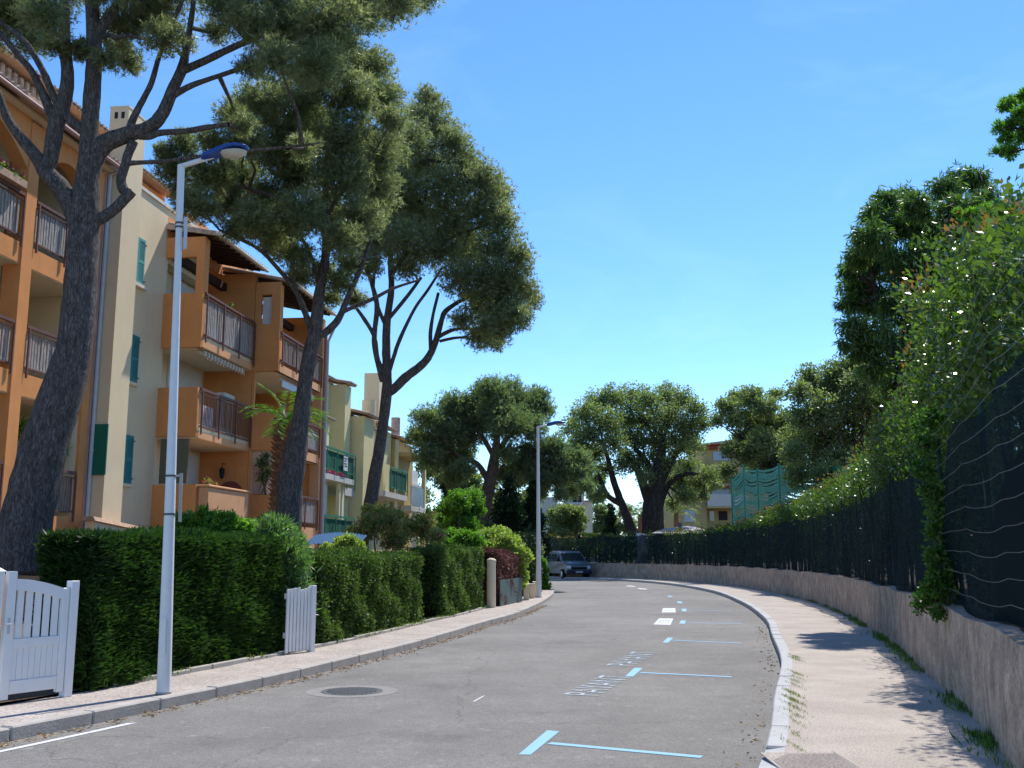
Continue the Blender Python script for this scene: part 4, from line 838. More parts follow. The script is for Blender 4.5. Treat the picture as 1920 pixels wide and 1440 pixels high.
pine2_br = [
 [(587, 640, 8), (580, 610, 6), (568, 575, 6), (550, 538, 5), (517, 499, 4), (492, 472, 4), (470, 458, 3)],
 [(556, 548, 4), (551, 520, 3), (549, 491, 3), (543, 455, 3), (539, 427, 2)],
 [(590, 625, 10), (606, 626, 8), (622, 613, 8), (636, 596, 7), (646, 572, 6), (660, 540, 5), (676, 505, 5), (690, 467, 4), (702, 430, 3)],
 [(640, 586, 5), (662, 576, 4), (700, 560, 4), (739, 540, 3), (787, 525, 2)],
 [(610, 485, 5), (618, 468, 4), (642, 447, 4), (665, 430, 3), (685, 415, 2)],
 [(596, 530, 4), (590, 500, 4), (575, 463, 4), (560, 440, 3), (539, 424, 3)],
 [(611, 440, 5), (575, 400, 4), (520, 370, 4), (450, 350, 3), (400, 340, 2)],
 [(611, 400, 5), (650, 350, 4), (690, 300, 3)], [(614, 320, 5), (570, 260, 4), (500, 230, 3), (450, 230, 3)]]
b2 = pxblobs([(640, 110, 45), (700, 125, 36), (600, 140, 45), (715, 185, 38), (660, 180, 45), (560, 190, 55), (735, 225, 26), (490, 190, 42), (445, 215, 34), (455, 260, 38), (400, 265, 26), (345, 270, 26), (310, 285, 18), (330, 320, 34), (395, 330, 38), (450, 330, 42),
  (520, 270, 55), (590, 250, 50), (650, 260, 48), (710, 280, 45), (560, 330, 50), (640, 330, 50), (700, 350, 45), (370, 385, 34), (430, 385, 34), (345, 365, 24), (480, 410, 34), (500, 370, 36), (440, 430, 24), (560, 400, 42), (620, 400, 42), (680, 410, 36), (520, 460, 26), (555, 480, 30), (540, 430, 26), (640, 450, 34), (500, 440, 28), (605, 510, 24), (640, 530, 24), (620, 560, 18), (670, 562, 16), (560, 520, 20), (655, 495, 22)], 20.5, 1.6)
tree('pine_tree', 'middle pine with dense dark crown rising in front of the orange balconies', 'pine tree', (-4.55, 20.5, .12), pine2_trunk, pine2_br, b2, 'needle1', 55000, .12, .015, 6, Y=20.5, puffs=120, pr=.13, twr=.02, sides=14, linkr=.04, spread=.75, tfrac=.15)
pine3_trunk = [(684, 1010, 14), (690, 970, 13), (697, 930, 12.5), (703, 890, 12), (712, 840, 11), (719, 790, 10), (724, 745, 10), (726, 715, 9), (725, 685, 8.5), (724, 640, 8), (726, 600, 7.5), (734, 540, 6), (732, 486, 5), (740, 420, 4)]
pine3_br = [
 [(724, 738, 10), (740, 728, 9), (760, 708, 9), (790, 685, 8), (806, 665, 7), (818, 637, 6), (828, 600, 5), (836, 583, 5), (860, 566, 4), (885, 554, 3)],
 [(822, 632, 4), (840, 622, 4), (862, 616, 3), (885, 617, 3), (910, 622, 2)], [(824, 640, 3), (850, 634, 3), (875, 632, 2)],
 [(808, 655, 4), (807, 625, 4), (812, 590, 3), (822, 549, 3)],
 [(722, 700, 6), (708, 675, 5), (702, 632, 4), (684, 600, 4), (666, 574, 3), (656, 554, 3)],
 [(718, 715, 6), (704, 660, 5), (702, 627, 5), (707, 574, 5), (698, 535, 4), (690, 510, 4), (671, 462, 3)],
 [(724, 612, 4), (708, 575, 4), (700, 540, 3), (707, 467, 3)],
 [(728, 700, 5), (738, 670, 4), (750, 635, 4), (778, 578, 3), (802, 544, 3), (830, 500, 2)],
 [(727, 600, 4), (760, 560, 4), (790, 520, 3)], [(733, 520, 4), (780, 430, 3), (800, 350, 3), (800, 260, 2)], [(734, 490, 4), (860, 440, 3), (920, 420, 2)]]
b3 = pxblobs([(800, 180, 20), (815, 200, 22), (785, 215, 26), (820, 240, 36), (770, 260, 36), (850, 265, 30), (870, 300, 32), (800, 310, 50), (740, 310, 45), (850, 350, 50), (905, 335, 34), (935, 360, 26), (910, 390, 42), (780, 390, 55), (720, 400, 50), (850, 420, 50), (940, 410, 30), (760, 450, 45), (820, 470, 42), (880, 470, 45), (940, 465, 40), (975, 480, 26), (700, 460, 40), (760, 500, 26), (690, 500, 24),
  (860, 525, 32), (910, 525, 42), (960, 520, 36), (985, 545, 24), (1000, 565, 17), (940, 570, 42), (900, 575, 32), (965, 595, 30), (930, 615, 32), (900, 630, 26), (925, 640, 20), (865, 600, 20), (660, 440, 34), (730, 350, 45)], 30.5, 1.8)
tree('pine_tree', 'tall forked pine leaning over the rose bush with crown reaching towards the road', 'pine tree', (-4.45, 30.5, .12), pine3_trunk, pine3_br, b3, 'needle1', 44000, .15, .021, 6, Y=30.5, puffs=110, pr=.14, twr=.025, linkr=.05, spread=.75, tfrac=.15)
p4t = [(902, 1040, 13), (905, 985, 13), (912, 935, 12), (922, 890, 11), (928, 850, 9), (932, 820, 6), (930, 780, 3)]
p4b = [[(915, 900, 7), (895, 870, 5), (870, 860, 5), (850, 845, 3)], [(925, 870, 7), (945, 830, 5), (960, 815, 4), (985, 805, 3)], [(927, 850, 5), (960, 845, 4), (975, 838, 3), (990, 845, 3)], [(925, 855, 5), (908, 825, 4), (890, 800, 3)], [(918, 900, 5), (935, 885, 3), (945, 870, 2)]]
b4 = pxblobs([(920, 728, 22), (950, 735, 28), (900, 745, 22), (935, 760, 36), (890, 765, 26), (980, 760, 30), (1010, 745, 20), (1018, 770, 20), (850, 760, 26), (870, 785, 26), (800, 785, 24), (825, 790, 24), (785, 820, 22), (815, 825, 26), (850, 815, 26), (905, 795, 32), (955, 795, 34), (1000, 800, 24), (800, 855, 24), (835, 865, 26), (870, 850, 20), (880, 825, 18), (850, 895, 18), (870, 880, 18), (975, 870, 30), (950, 850, 18), (1010, 850, 28), (1040, 840, 22), (1000, 890, 30), (1030, 880, 26), (1060, 870, 24), (1085, 860, 20), (1080, 890, 20), (1100, 880, 16), (940, 890, 18), (1040, 900, 22), (1075, 915, 18), (1010, 925, 16), (1100, 912, 14), (1050, 928, 12)], 50, 1.5)
tree('pine_tree', 'distant broad umbrella pine left of the second street lamp', 'pine tree', (-1.55, 50, .12), p4t, p4b, b4, 'needle_far', 42000, .20, .038, 4, Y=50, bark='bark_far', puffs=50, pr=.22, tfrac=.3, twr=.03, spread=.7)
# conifers and shrubs round the distant pine
def conifer(px, pyb, pyt, w, Y, label, leafm='cypress', n=9000, L=.2, W=.06):
    bl = []; k = 9
    for i in range(k):
        u = i / (k - 1); bl += pxblobs([(px + random.uniform(-3, 3), pyb + (pyt - pyb) * u, w * (1 - u * .75) * random.uniform(.9, 1.1))], Y, .3)
    b = atY(px, pyb, Y); bush('conifer_tree', label, 'tree', bl, leafm, n, L, W, base=(b.x, Y, .1), blades=2, stems=1, puffs=14, pr=.45)
conifer(850, 1010, 850, 34, 56, 'very dark pointed conifer left of the distant umbrella pine')
conifer(952, 1040, 900, 46, 47, 'dark drooping fir in front of the distant umbrella pine')
conifer(1000, 1040, 905, 26, 48, 'dark green fir just behind the second street lamp')
bl = pxblobs([(860, 940, 24), (885, 935, 22), (840, 950, 20), (870, 965, 24), (850, 985, 22), (830, 975, 18), (895, 955, 16), (880, 990, 22)], 42, .8)
bush('juniper_bush', 'bright green tufted shrub left of the distant pine trunk', 'shrub', bl, 'bright', 9000, .12, .05, blades=2)
bl = pxblobs([(820, 1005, 22), (800, 990, 18), (850, 1010, 20), (905, 1000, 26), (930, 1010, 24), (970, 1020, 22), (1000, 1030, 20)], 45, .8)
bush('garden_shrub', 'dark mass of shrubs below the distant umbrella pine', 'shrub', bl, 'oak', 7000, .14, .08, blades=2)

# ------------------------------------------------------------------ trees on the right and in the middle distance
o1t = [(1226, 1012, 22), (1224, 975, 21), (1226, 935, 19), (1232, 900, 15), (1238, 860, 10), (1245, 820, 6)]
o1b = [[(1222, 950, 12), (1208, 915, 9), (1195, 880, 7), (1170, 850, 5), (1150, 830, 3)], [(1230, 920, 10), (1245, 890, 8), (1262, 860, 6), (1280, 830, 4)], [(1232, 965, 8), (1245, 925, 6), (1262, 900, 5), (1290, 888, 4), (1320, 892, 2)], [(1224, 910, 8), (1215, 870, 5), (1190, 840, 4)],
       [(1190, 1010, 12), (1178, 975, 9), (1162, 935, 7), (1150, 900, 6), (1140, 860, 4), (1130, 830, 3)], [(1164, 945, 6), (1140, 930, 5), (1128, 905, 4), (1118, 880, 3)]]
b5 = pxblobs([(1075, 800, 22), (1095, 775, 24), (1120, 755, 24), (1150, 745, 24), (1185, 745, 26), (1215, 750, 24), (1250, 745, 26), (1280, 750, 22), (1305, 770, 22), (1318, 795, 16), (1100, 815, 26), (1135, 790, 30), (1175, 785, 30), (1215, 790, 30), (1255, 785, 30), (1290, 800, 26), (1115, 850, 24), (1150, 830, 24), (1190, 825, 28), (1230, 830, 26), (1270, 830, 28), (1300, 835, 20), (1170, 870, 22), (1205, 865, 22), (1250, 870, 24), (1290, 875, 20), (1080, 840, 20), (1330, 890, 18), (1355, 888, 12), (1310, 905, 18), (1275, 905, 16), (1135, 880, 16), (1320, 930, 10), (1262, 945, 14), (1080, 870, 22), (1095, 900, 20), (1120, 925, 16), (1240, 900, 20), (1285, 930, 18), (1210, 895, 16), (1340, 905, 16), (1300, 925, 18)], 75, 2.5)
tree('oak_tree', 'broad grey-green evergreen oak behind the wall, trunk splitting above the hedge', 'oak tree', (atY(1226, 1012, 75).x, 75, .5), o1t, o1b, b5, 'oak', 70000, .16, .11, 1, 'leaf', 'bark_dark', Y=75, puffs=50, pr=.20, tfrac=.3, twr=.05, spread=.9, linkr=.09)
o2b = [[(1448, 900, 5), (1420, 860, 4), (1400, 830, 3)], [(1452, 880, 5), (1450, 840, 4), (1440, 800, 3)]]
b6 = pxblobs([(1362, 765, 20), (1385, 748, 20), (1410, 745, 20), (1435, 765, 22), (1375, 790, 16), (1405, 785, 24), (1440, 795, 26), (1395, 820, 20), (1430, 830, 26), (1465, 820, 28), (1370, 845, 16), (1400, 855, 22), (1440, 865, 28), (1475, 860, 26), (1420, 890, 20), (1455, 740, 12), (1480, 790, 24), (1445, 905, 22), (1480, 905, 22), (1415, 915, 14), (1362, 885, 14), (1385, 905, 16), (1345, 790, 12)], 62, 2)
tree('oak_tree', 'small dark oak with open left side above the green net', 'oak tree', (atY(1452, 1000, 62).x, 62, .5), [(1452, 1000, 10), (1450, 930, 9), (1450, 880, 7), (1445, 830, 4)], o2b, b6, 'oak', 50000, .15, .10, 1, 'leaf', 'bark_dark', Y=62, puffs=50, pr=.20, tfrac=.3, twr=.04, spread=.9, linkr=.07)
b7 = pxblobs([(1515, 705, 20), (1495, 735, 22), (1530, 735, 26), (1560, 705, 26), (1585, 690, 24), (1610, 680, 20), (1575, 730, 32), (1615, 720, 34), (1540, 770, 34), (1585, 775, 36), (1630, 770, 36), (1505, 785, 26), (1500, 820, 30), (1545, 820, 34), (1595, 825, 36), (1640, 820, 34), (1490, 850, 24), (1530, 860, 28), (1575, 865, 30), (1620, 865, 30), (1660, 750, 30), (1670, 800, 32), (1650, 700, 24), (1500, 890, 26), (1550, 892, 28), (1600, 890, 28), (1650, 880, 28), (1690, 830, 32), (1690, 760, 30)], 45, 2)
tree('oak_tree', 'wide olive-green tree above the green net, left of the drooping dark tree', 'tree', (atY(1580, 1000, 45).x, 45, .9), [(1580, 1000, 14), (1578, 930, 12), (1574, 860, 9), (1572, 790, 5)], [[(1577, 880, 7), (1550, 830, 5), (1530, 780, 3)], [(1578, 870, 7), (1610, 820, 5), (1630, 780, 3)]], b7, 'oak', 62000, .13, .085, 1, 'leaf', 'bark_dark', Y=45, puffs=50, pr=.20, tfrac=.3, twr=.04, spread=.9, linkr=.06)
b8 = pxblobs([(1660, 375, 26), (1695, 370, 24), (1640, 400, 24), (1720, 385, 30), (1770, 355, 30), (1800, 335, 24), (1830, 335, 22), (1850, 365, 26), (1690, 420, 40), (1740, 430, 42), (1800, 400, 44), (1630, 445, 34), (1610, 480, 26), (1595, 505, 22), (1650, 490, 42), (1710, 490, 46), (1770, 490, 46), (1605, 540, 28), (1590, 570, 18), (1640, 560, 42), (1700, 570, 48), (1760, 570, 46), (1595, 610, 24), (1585, 645, 14), (1630, 630, 38), (1680, 650, 44), (1730, 660, 40), (1640, 690, 28), (1680, 720, 34), (1720, 730, 34), (1610, 660, 18), (1820, 460, 40), (1800, 520, 50), (1835, 560, 50), (1780, 600, 45), (1850, 480, 40), (1860, 420, 34), (1760, 700, 45), (1800, 650, 50), (1850, 640, 45)], 24, 1.6)
tree('weeping_tree', 'large dark tree with drooping narrow leaves rising behind the right hedge', 'tree', (atY(1705, 1000, 24).x, 24, .9), [(1705, 1000, 20), (1700, 850, 18), (1700, 720, 16), (1705, 600, 12), (1715, 480, 8), (1725, 420, 5)], [[(1702, 700, 10), (1660, 620, 7), (1640, 540, 4)], [(1705, 640, 9), (1760, 540, 6), (1790, 440, 4)]], b8, 'euc', 90000, .17, .035, 1, 'leaf', 'bark_dark', Y=24, grow=1.12, loose=.35, puffs=50, pr=.20, tfrac=.3, twr=.02, up=-.75, spread=.55, linkr=.05)
# feathery tree whose branch reaches into the frame from the right
b9 = pxblobs([(1893, 195, 14), (1880, 200, 10), (1875, 240, 12), (1895, 232, 14), (1910, 215, 16), (1888, 262, 14), (1870, 285, 11), (1900, 285, 14), (1915, 258, 16), (1925, 180, 18), (1950, 230, 40), (1990, 260, 50), (1845, 402, 16), (1870, 395, 20), (1815, 404, 12), (1900, 405, 24), (1940, 380, 40), (1795, 402, 7)], 12, .3)
tree('feathery_tree', 'feathery light green branches reaching in from the right edge', 'tree', (8.6, 12.2, .9), [(2200, 1050, 20), (2180, 700, 17), (2130, 450, 13), (2060, 330, 8), (1990, 270, 5)], [[(2000, 280, 5), (1950, 250, 3), (1900, 240, 2), (1880, 240, 1)], [(2060, 400, 5), (1960, 400, 3), (1880, 400, 2), (1820, 404, 1)], [(1960, 255, 3), (1920, 280, 2), (1870, 288, 1)], [(1950, 240, 3), (1910, 200, 2), (1885, 195, 1)]], b9, 'bright', 9000, .06, .016, 3, 'leaf', 'bark_dark', Y=12, puffs=8, pr=.42, twr=.008, spread=.7, linkr=.01, grow=1.1, loose=.3)
# street tree with round head, cypress and palms in the middle distance
bl9 = pxblobs([(1040, 965, 14), (1060, 960, 15), (1080, 965, 13), (1045, 985, 15), (1068, 985, 16), (1085, 988, 10), (1035, 1000, 9), (1058, 1005, 12), (1090, 975, 9)], 84, .8)
tree('street_tree', 'round-headed clipped street tree above the grey van', 'tree', (atY(1066, 1060, 84).x, 84, .05), [(1068, 1072, 7), (1067, 1045, 7), (1064, 1020, 6), (1060, 990, 3)], [[(1066, 1030, 4), (1052, 1010, 3), (1045, 990, 2)], [(1066, 1030, 4), (1078, 1010, 3), (1082, 985, 2)]], bl9, 'oak', 9000, .2, .14, 1, 'leaf', 'bark_far', Y=84, puffs=12, pr=.36, twr=.04, spread=.9)
conifer(1146, 1010, 950, 14, 88, 'slim dark cypress to the left of the big oak', n=3000, L=.3, W=.1)
def palm(base, top, nf, Lf, label, leafm, trunk_r, stub=True, seed=1):
    random.seed(seed); t = wthing('palm_tree', label, 'palm tree', base); b = Vector(base); tp = Vector(top)
    m = MB(); k = 8; m.tube([b.lerp(tp, i / k) for i in range(k + 1)], [trunk_r * (1 if i < k - 2 else .8) for i in range(k + 1)], 12); m.build('trunk', M['palmbark'], t)
    if stub:
        m = MB(); H = (tp - b).length; n = int(H / .10)
        for i in range(n):
            for j in range(7):
                a = 2 * math.pi * (j + (i % 2) * .5) / 7; c = b.lerp(tp, (i + .5) / n); d = Vector((math.cos(a), math.sin(a), 0)); s_ = Vector((-d.y, d.x, 0)); r = trunk_r
                m.add([c + d * r * .85 - s_ * r * .42, c + d * r * .85 + s_ * r * .42, c + d * r * 1.25 + Vector((0, 0, .10)) + s_ * r * .2, c + d * r * 1.25 + Vector((0, 0, .10)) - s_ * r * .2, c + d * r * .9 + Vector((0, 0, .07))], [(0, 1, 2, 3), (0, 3, 4), (1, 4, 2), (3, 2, 4)])
        m.build('bark_scales', M['palmbark'], t, kind='stuff')
    for i in range(nf):
        a = 2 * math.pi * i / nf * 2.4; el = random.uniform(.15, 1.3); d = Vector((math.cos(a) * math.cos(el), math.sin(a) * math.cos(el), math.sin(el))); P = []; q = tp.copy(); n = 12
        for j in range(n): P.append(q.copy()); q = q + d * Lf / n; d = (d + Vector((0, 0, -.14))).normalized()
        pts, dirs = [], []
        for j in range(1, n * 3):
            u = j / (n * 3); ii = min(int(u * (n - 1)), n - 2); p = P[ii].lerp(P[ii + 1], u * (n - 1) - ii); dd = (P[ii + 1] - P[ii]).normalized(); s_ = dd.cross(Vector((0, 0, 1))).normalized()
            for sg in (-1, 1): pts.append(p[:]); dirs.append((dd * .8 + s_ * sg + Vector((0, 0, -.15)))[:])
        o = obj('frond', leaf_mesh('frond', pts, dirs, Lf * .22, Lf * .018, 1, .15, 'leaf', None, base), M[leafm], t)
    random.seed(7 + seed)
pb = atY(525, 985, 21.8); palm((pb.x, 21.8, .1), atY(536, 790, 21.8)[:], 16, 1.1, 'short palm with scaly trunk tucked behind the middle pine', 'palm', .24, seed=3)
pb = atY(1200, 1010, 84); palm((pb.x, 84, .3), atY(1200, 965, 84)[:], 14, 2.4, 'silvery palm to the left of the big oak trunk', 'palm_grey', .25, False, 4)
pb = atY(1268, 1010, 84); palm((pb.x, 84, .3), atY(1268, 962, 84)[:], 14, 2.4, 'silvery palm to the right of the big oak trunk', 'palm_grey', .25, False, 5)
# far wooded mass that closes the horizon
bl = []
for i in range(46):
    x = -20 + i * 2.6 + random.uniform(-1, 1); bl.append((x, 128 + random.uniform(-6, 8), random.uniform(1.5, 4.2), random.uniform(2.6, 3.8)))
P, D, T, C = crown(bl, 30000, 12, .4, .3); o = obj('far_wood', leaf_mesh('far_wood', P, D, .55, .34, 1, .9, 'leaf', T), M['oak']); o['kind'] = 'stuff'
# ------------------------------------------------------------------ orange and beige apartment block (coordinates t: towards street, s: along street)
T0, T1, T2 = -13.7, -12.5, -11.62
blk = bthing('apartment_block', 'orange and beige apartment block with balconies, green shutters and tiled roofs on the left', 'apartment block', (T0, 24, .14))
OFF = BASE[blk.name]
def B(): return MB()
def put(name, mb, mat, parent=None, **k): return mb.build(name, M[mat], parent or blk, OFF, **k)
def railing(s0, s1, t, z0, z1, style='reed', mat='railbrown', axis='s', parent=None):
    """frame with top rail, bottom rail and posts; slats are sub-parts"""
    m = B(); 
    def bx(a0, a1, b0, b1, c0, c1):   # a along, b across
        return m.box(b0, b1, a0, a1, c0, c1) if axis == 's' else m.box(a0, a1, b0, b1, c0, c1)
    bx(s0, s1, t - .035, t + .035, z1 - .07, z1); bx(s0 + .01, s1 - .01, t - .015, t + .015, z0 + .06, z0 + .10); bx(s0 + .01, s1 - .01, t - .014, t + .014, z1 - .17, z1 - .14)
    n = max(1, round((s1 - s0) / 1.25))
    for i in range(n + 1):
        a = s0 + .02 + (s1 - s0 - .08) * i / n; bx(a, a + .045, t + .036, t + .075, z0 - .16, z1 - .075)
    r = put('railing', m, mat, parent)
    if style == 'bars':
        m = B(); a = s0 + .1
        while a < s1 - .05:
            (m.box(t - .008, t + .008, a, a + .016, z0 + .101, z1 - .171) if axis == 's' else m.box(a, a + .016, t - .008, t + .008, z0 + .101, z1 - .171)); a += .105
        put('bars', m, mat, r, kind='stuff')
    elif style == 'canvas':
        m = B(); k = 16
        for i in range(k + 1):
            a = s0 + .06 + (s1 - s0 - .12) * i / k; w = .02 * math.sin(i * 1.7); m.v += ([(t - .03 + w, a, z0 + .05), (t - .03 + w * .3, a, z1 - .16)] if axis == 's' else [(a, t - .03 + w, z0 + .05), (a, t - .03 + w * .3, z1 - .16)])
        for i in range(k): m.f.append((2 * i, 2 * i + 1, 2 * i + 3, 2 * i + 2))
        put('canvas', m, 'canvasgreen', r)
    else:
        w = .085 if style == 'reed' else .075; a = s0 + .07; mesh = None; lst = []
        while a < s1 - .1: lst.append(a); a += w * random.uniform(1.12, 1.5) if style == 'reed' else w * 1.5
        mm = B(); zc = z1 - z0 - .22
        for j in range(3):
            x = [-.012, .012]; 
        mm.hexa([(-.008, 0, 0), (.008, 0, 0), (.008, w, 0), (-.008, w, 0), (-.008, .01, zc), (.008, .01, zc), (.008, w - .012, zc), (-.008, w - .012, zc)])
        mesh = mm.mesh('slat'); mesh.materials.append(M['reed' if style in ('reed', 'cream') else 'plank'])
        for a in lst:
            loc = (t - OFF[0] - .028 + random.uniform(-.006, .006), a - OFF[1], z0 + .05 + random.uniform(-.02, .02) - OFF[2]) if axis == 's' else (a - OFF[0], t - OFF[1], z0 + .05 - OFF[2])
            o = obj('slat', mesh, None, r, loc, (random.uniform(-.015, .015), random.uniform(-.01, .01), (0 if axis == 's' else -math.pi / 2)))
    return r
def tiles(name, s0, s1, ta, za, tb, zb, parent=None, pitch=.2, end=True):
    """sloping tiled roof from eave (ta,za) up to (tb,zb)"""
    m = B(); th = .06
    m.add([(ta, s0, za), (ta, s1, za), (tb, s1, zb), (tb, s0, zb), (ta, s0, za + th), (ta, s1, za + th), (tb, s1, zb + th), (tb, s0, zb + th)], [(0, 1, 2, 3), (7, 6, 5, 4), (0, 4, 5, 1), (1, 5, 6, 2), (2, 6, 7, 3), (3, 7, 4, 0)])
    r = put(name, m, 'tile', parent)
    m = B(); n = int((s1 - s0) / pitch); L_ = math.hypot(tb - ta, zb - za); d = Vector((tb - ta, 0, zb - za)).normalized(); up = Vector((-d.z, 0, d.x)); up = up if up.z > 0 else -up
    for i in range(n):
        sc = s0 + (i + .5) * (s1 - s0) / n; rr = (s1 - s0) / n * .42; b0 = len(m.v)
        for q, ex in ((0, -.05), (L_, 0)):
            for j in range(6):
                a = math.pi * j / 5; c = Vector((ta, sc, za + th)) + d * (q + ex) + Vector((0, math.cos(a) * rr, 0)) + up * (math.sin(a) * rr * .8 + random.uniform(0, .012)); m.v.append(tuple(c))
        for j in range(5): m.f.append((b0 + j, b0 + j + 1, b0 + 7 + j, b0 + 6 + j))
        m.f.append(tuple(b0 + j for j in range(5, -1, -1)))
    put('roof_tiles', m, 'tile_end', r, kind='stuff'); return r
# --- wing A : loggias left of the beige bay
SA0, SA1 = 11.0, 23.86
put('wall', B().box(T0 - 2.0, T0 - 1.8, SA0, SA1, 0, 11.6), 'cream')
m = B(); m.box(T0 - 1.797, T0 - .03, SA1 - .45, SA1 - .003, 0, 11.55); m.box(T0 - 1.797, T0 - .5, 20.62, 20.86, 0, 11.5); put('party_wall', m, 'cream')
for z0, z1 in ((1.95, 2.55), (5.15, 5.68), (8.1, 8.60)): 
    put('floor_slab', B().box(T0 - 1.795, T0 - .002, SA0, SA1 - .46, z0, z1 - .12), 'cream'); put('slab_band', B().box(T0 - .14, T0 + .02, SA0, SA1 - .02, z0 + .02, z1), 'orange')
for s in (17.2, 20.52, 23.45): put('pillar', B().box(T0 - .38, T0 + .055, s, s + .40, 0, 11.5), 'orange')
for z0, z1, st in ((2.60, 3.66, 'plank'), (5.74, 6.80, 'reed'), (8.66, 9.75, 'reed')):
    for a, b in ((17.65, 20.48), (20.97, 23.40)): railing(a, b, T0 + .02, z0, z1, st)
m = B(); n = 14     # arched header over the top loggia
for a, b in ((17.6, 20.52), (20.92, 23.45)):
    b0 = len(m.v)
    for i in range(n + 1):
        u = i / n; z = 10.35 + .75 * math.sin(math.pi * u); s = a + (b - a) * u; m.v += [(T0 - .3, s, z), (T0 + .03, s, z), (T0 + .03, s, 11.55), (T0 - .3, s, 11.55)]
    for i in range(n):
        for k in range(4): q = b0 + 4 * i; m.f.append((q + k, q + (k + 1) % 4, q + 4 + (k + 1) % 4, q + 4 + k))
put('arch_header', m, 'orange')
m = B(); m.box(T0 - 1.8, T0 + .25, SA0, SA1 - .02, 11.56, 11.62); put('ceiling', m, 'cream')
tiles('roof', SA0, SA1 + .02, T0 + .42, 11.66, T0 - 1.7, 12.3)
put('gutter', B().tube([(T0 + .46, SA0, 11.62), (T0 + .46, SA1 + .05, 11.62)], .06, 8), 'copperpipe')
# --- beige bay with shutters
SB0, SB1 = 23.9, 27.45
put('wall', B().box(T0 - 1.7, T0, 24.6, SB1 + .2, 0, 11.80).box(T0 - .4, T0 - .002, SB1 + .201, 30.5, 10.2, 11.80).box(T0 - 1.7, T0 - .003, SA1, 24.6, 0, 11.5), 'beige')
put('coping', B().box(T0 - .42, T0 + .05, 24.3, 30.5, 11.803, 11.90), 'coping')
chm = put('chimney', B().box(T0 - .06, T0 + .46, 24.0, 24.95, 0, 13.42), 'beige')
put('chimney_cap', B().box(T0 - .075, T0 + .475, 23.985, 24.965, 13.422, 13.47), 'cream', chm)
m = B(); 
for k in (0, 1): m.box(T0 + .07 + k * .19, T0 + .16 + k * .19, 23.992, 24.02, 13.12, 13.30)
put('flue_opening', m, 'dark', chm)
def shutter(s0, s1, t, z0, z1, mat, leaves=2):
    w = put('shutter', B().box(t + .004, t + .03, s0, s1, z0, z1), mat)
    k = (s1 - s0) / leaves
    for i in range(leaves):
        m = B(); a, b = s0 + i * k, s0 + (i + 1) * k
        for c, d, e, f in ((a + .005, b - .005, z0, z0 + .08), (a + .005, b - .005, z1 - .08, z1), (a + .005, a + .06, z0 + .081, z1 - .081), (b - .06, b - .005, z0 + .081, z1 - .081), (a + .061, b - .061, (z0 + z1) / 2 - .04, (z0 + z1) / 2 + .04)): m.box(t + .031, t + .055, c, d, e, f)
        p = put('leaf_frame', m, mat, w); m = B(); z = z0 + .11
        while z < z1 - .12: m.hexa([(t + .031, a + .062, z), (t + .05, a + .062, z - .015), (t + .05, b - .062, z - .015), (t + .031, b - .062, z), (t + .031, a + .062, z + .02), (t + .05, a + .062, z + .005), (t + .05, b - .062, z + .005), (t + .031, b - .062, z + .02)]); z += .05
        put('louvres', m, mat, p, kind='stuff') if False else put('louvres', m, mat, w, kind='stuff')
    m = B(); m.box(t + .056, t + .075, s1 - .03, s1 + .05, z0 + .12, z0 + .15); m.box(t + .056, t + .075, s1 - .03, s1 + .05, z1 - .15, z1 - .12); put('hinge', m, 'iron', w)
    return w
shutter(25.38, 26.15, T0, 9.08, 10.40, 'shutter_faded_lit'); put('window_sill', B().box(T0 + .002, T0 + .14, 25.28, 26.3, 8.98, 9.07), 'coping')
shutter(25.38, 26.15, T0, 6.32, 7.62, 'shutter'); put('window_sill', B().box(T0 + .002, T0 + .08, 25.32, 26.2, 6.22, 6.31), 'beige')
shutter(25.40, 26.17, T0, 3.55, 4.85, 'shutter'); put('window_sill', B().box(T0 + .002, T0 + .08, 25.34, 26.2, 3.45, 3.54), 'beige')
put('side_shutter', B().box(T0 - .02, T0 + .50, 23.93, 23.975, 3.62, 4.90), 'shutter_green')
m = B(); m.tube([(T0 + .10, 23.93, .3), (T0 + .10, 23.93, 11.5), (T0 + .32, 23.93, 11.6)], .055, 10)
for z in (2, 4.2, 6.4, 8.6, 10.8): m.tube([(T0 + .10, 23.93, z), (T0 + .10, 23.93, z + .06)], .066, 10)
put('drainpipe', m, 'zinc')
put('drainpipe', B().tube([(T0 + .06, 23.80, .3), (T0 + .06, 23.80, 11.5)], .04, 8), 'copperpipe')
m = B(); m.hexa([(T0 + .5, 23.2, .1), (T0 + .72, 23.2, .1), (T0 + .72, 26.9, .1), (T0 + .5, 26.9, .1), (T0 + .5, 23.2, 2.45), (T0 + .72, 23.2, 2.45), (T0 + .72, 26.9, 2.15), (T0 + .5, 26.9, 2.15)]); put('garden_wall', m, 'beige')
m = B(); m.hexa([(T0 + .42, 23.1, 2.455), (T0 + .8, 23.1, 2.455), (T0 + .8, 27.0, 2.155), (T0 + .42, 27.0, 2.155), (T0 + .48, 23.1, 2.56), (T0 + .74, 23.1, 2.56), (T0 + .74, 27.0, 2.26), (T0 + .48, 27.0, 2.26)]); put('garden_wall_tiles', m, 'tile')
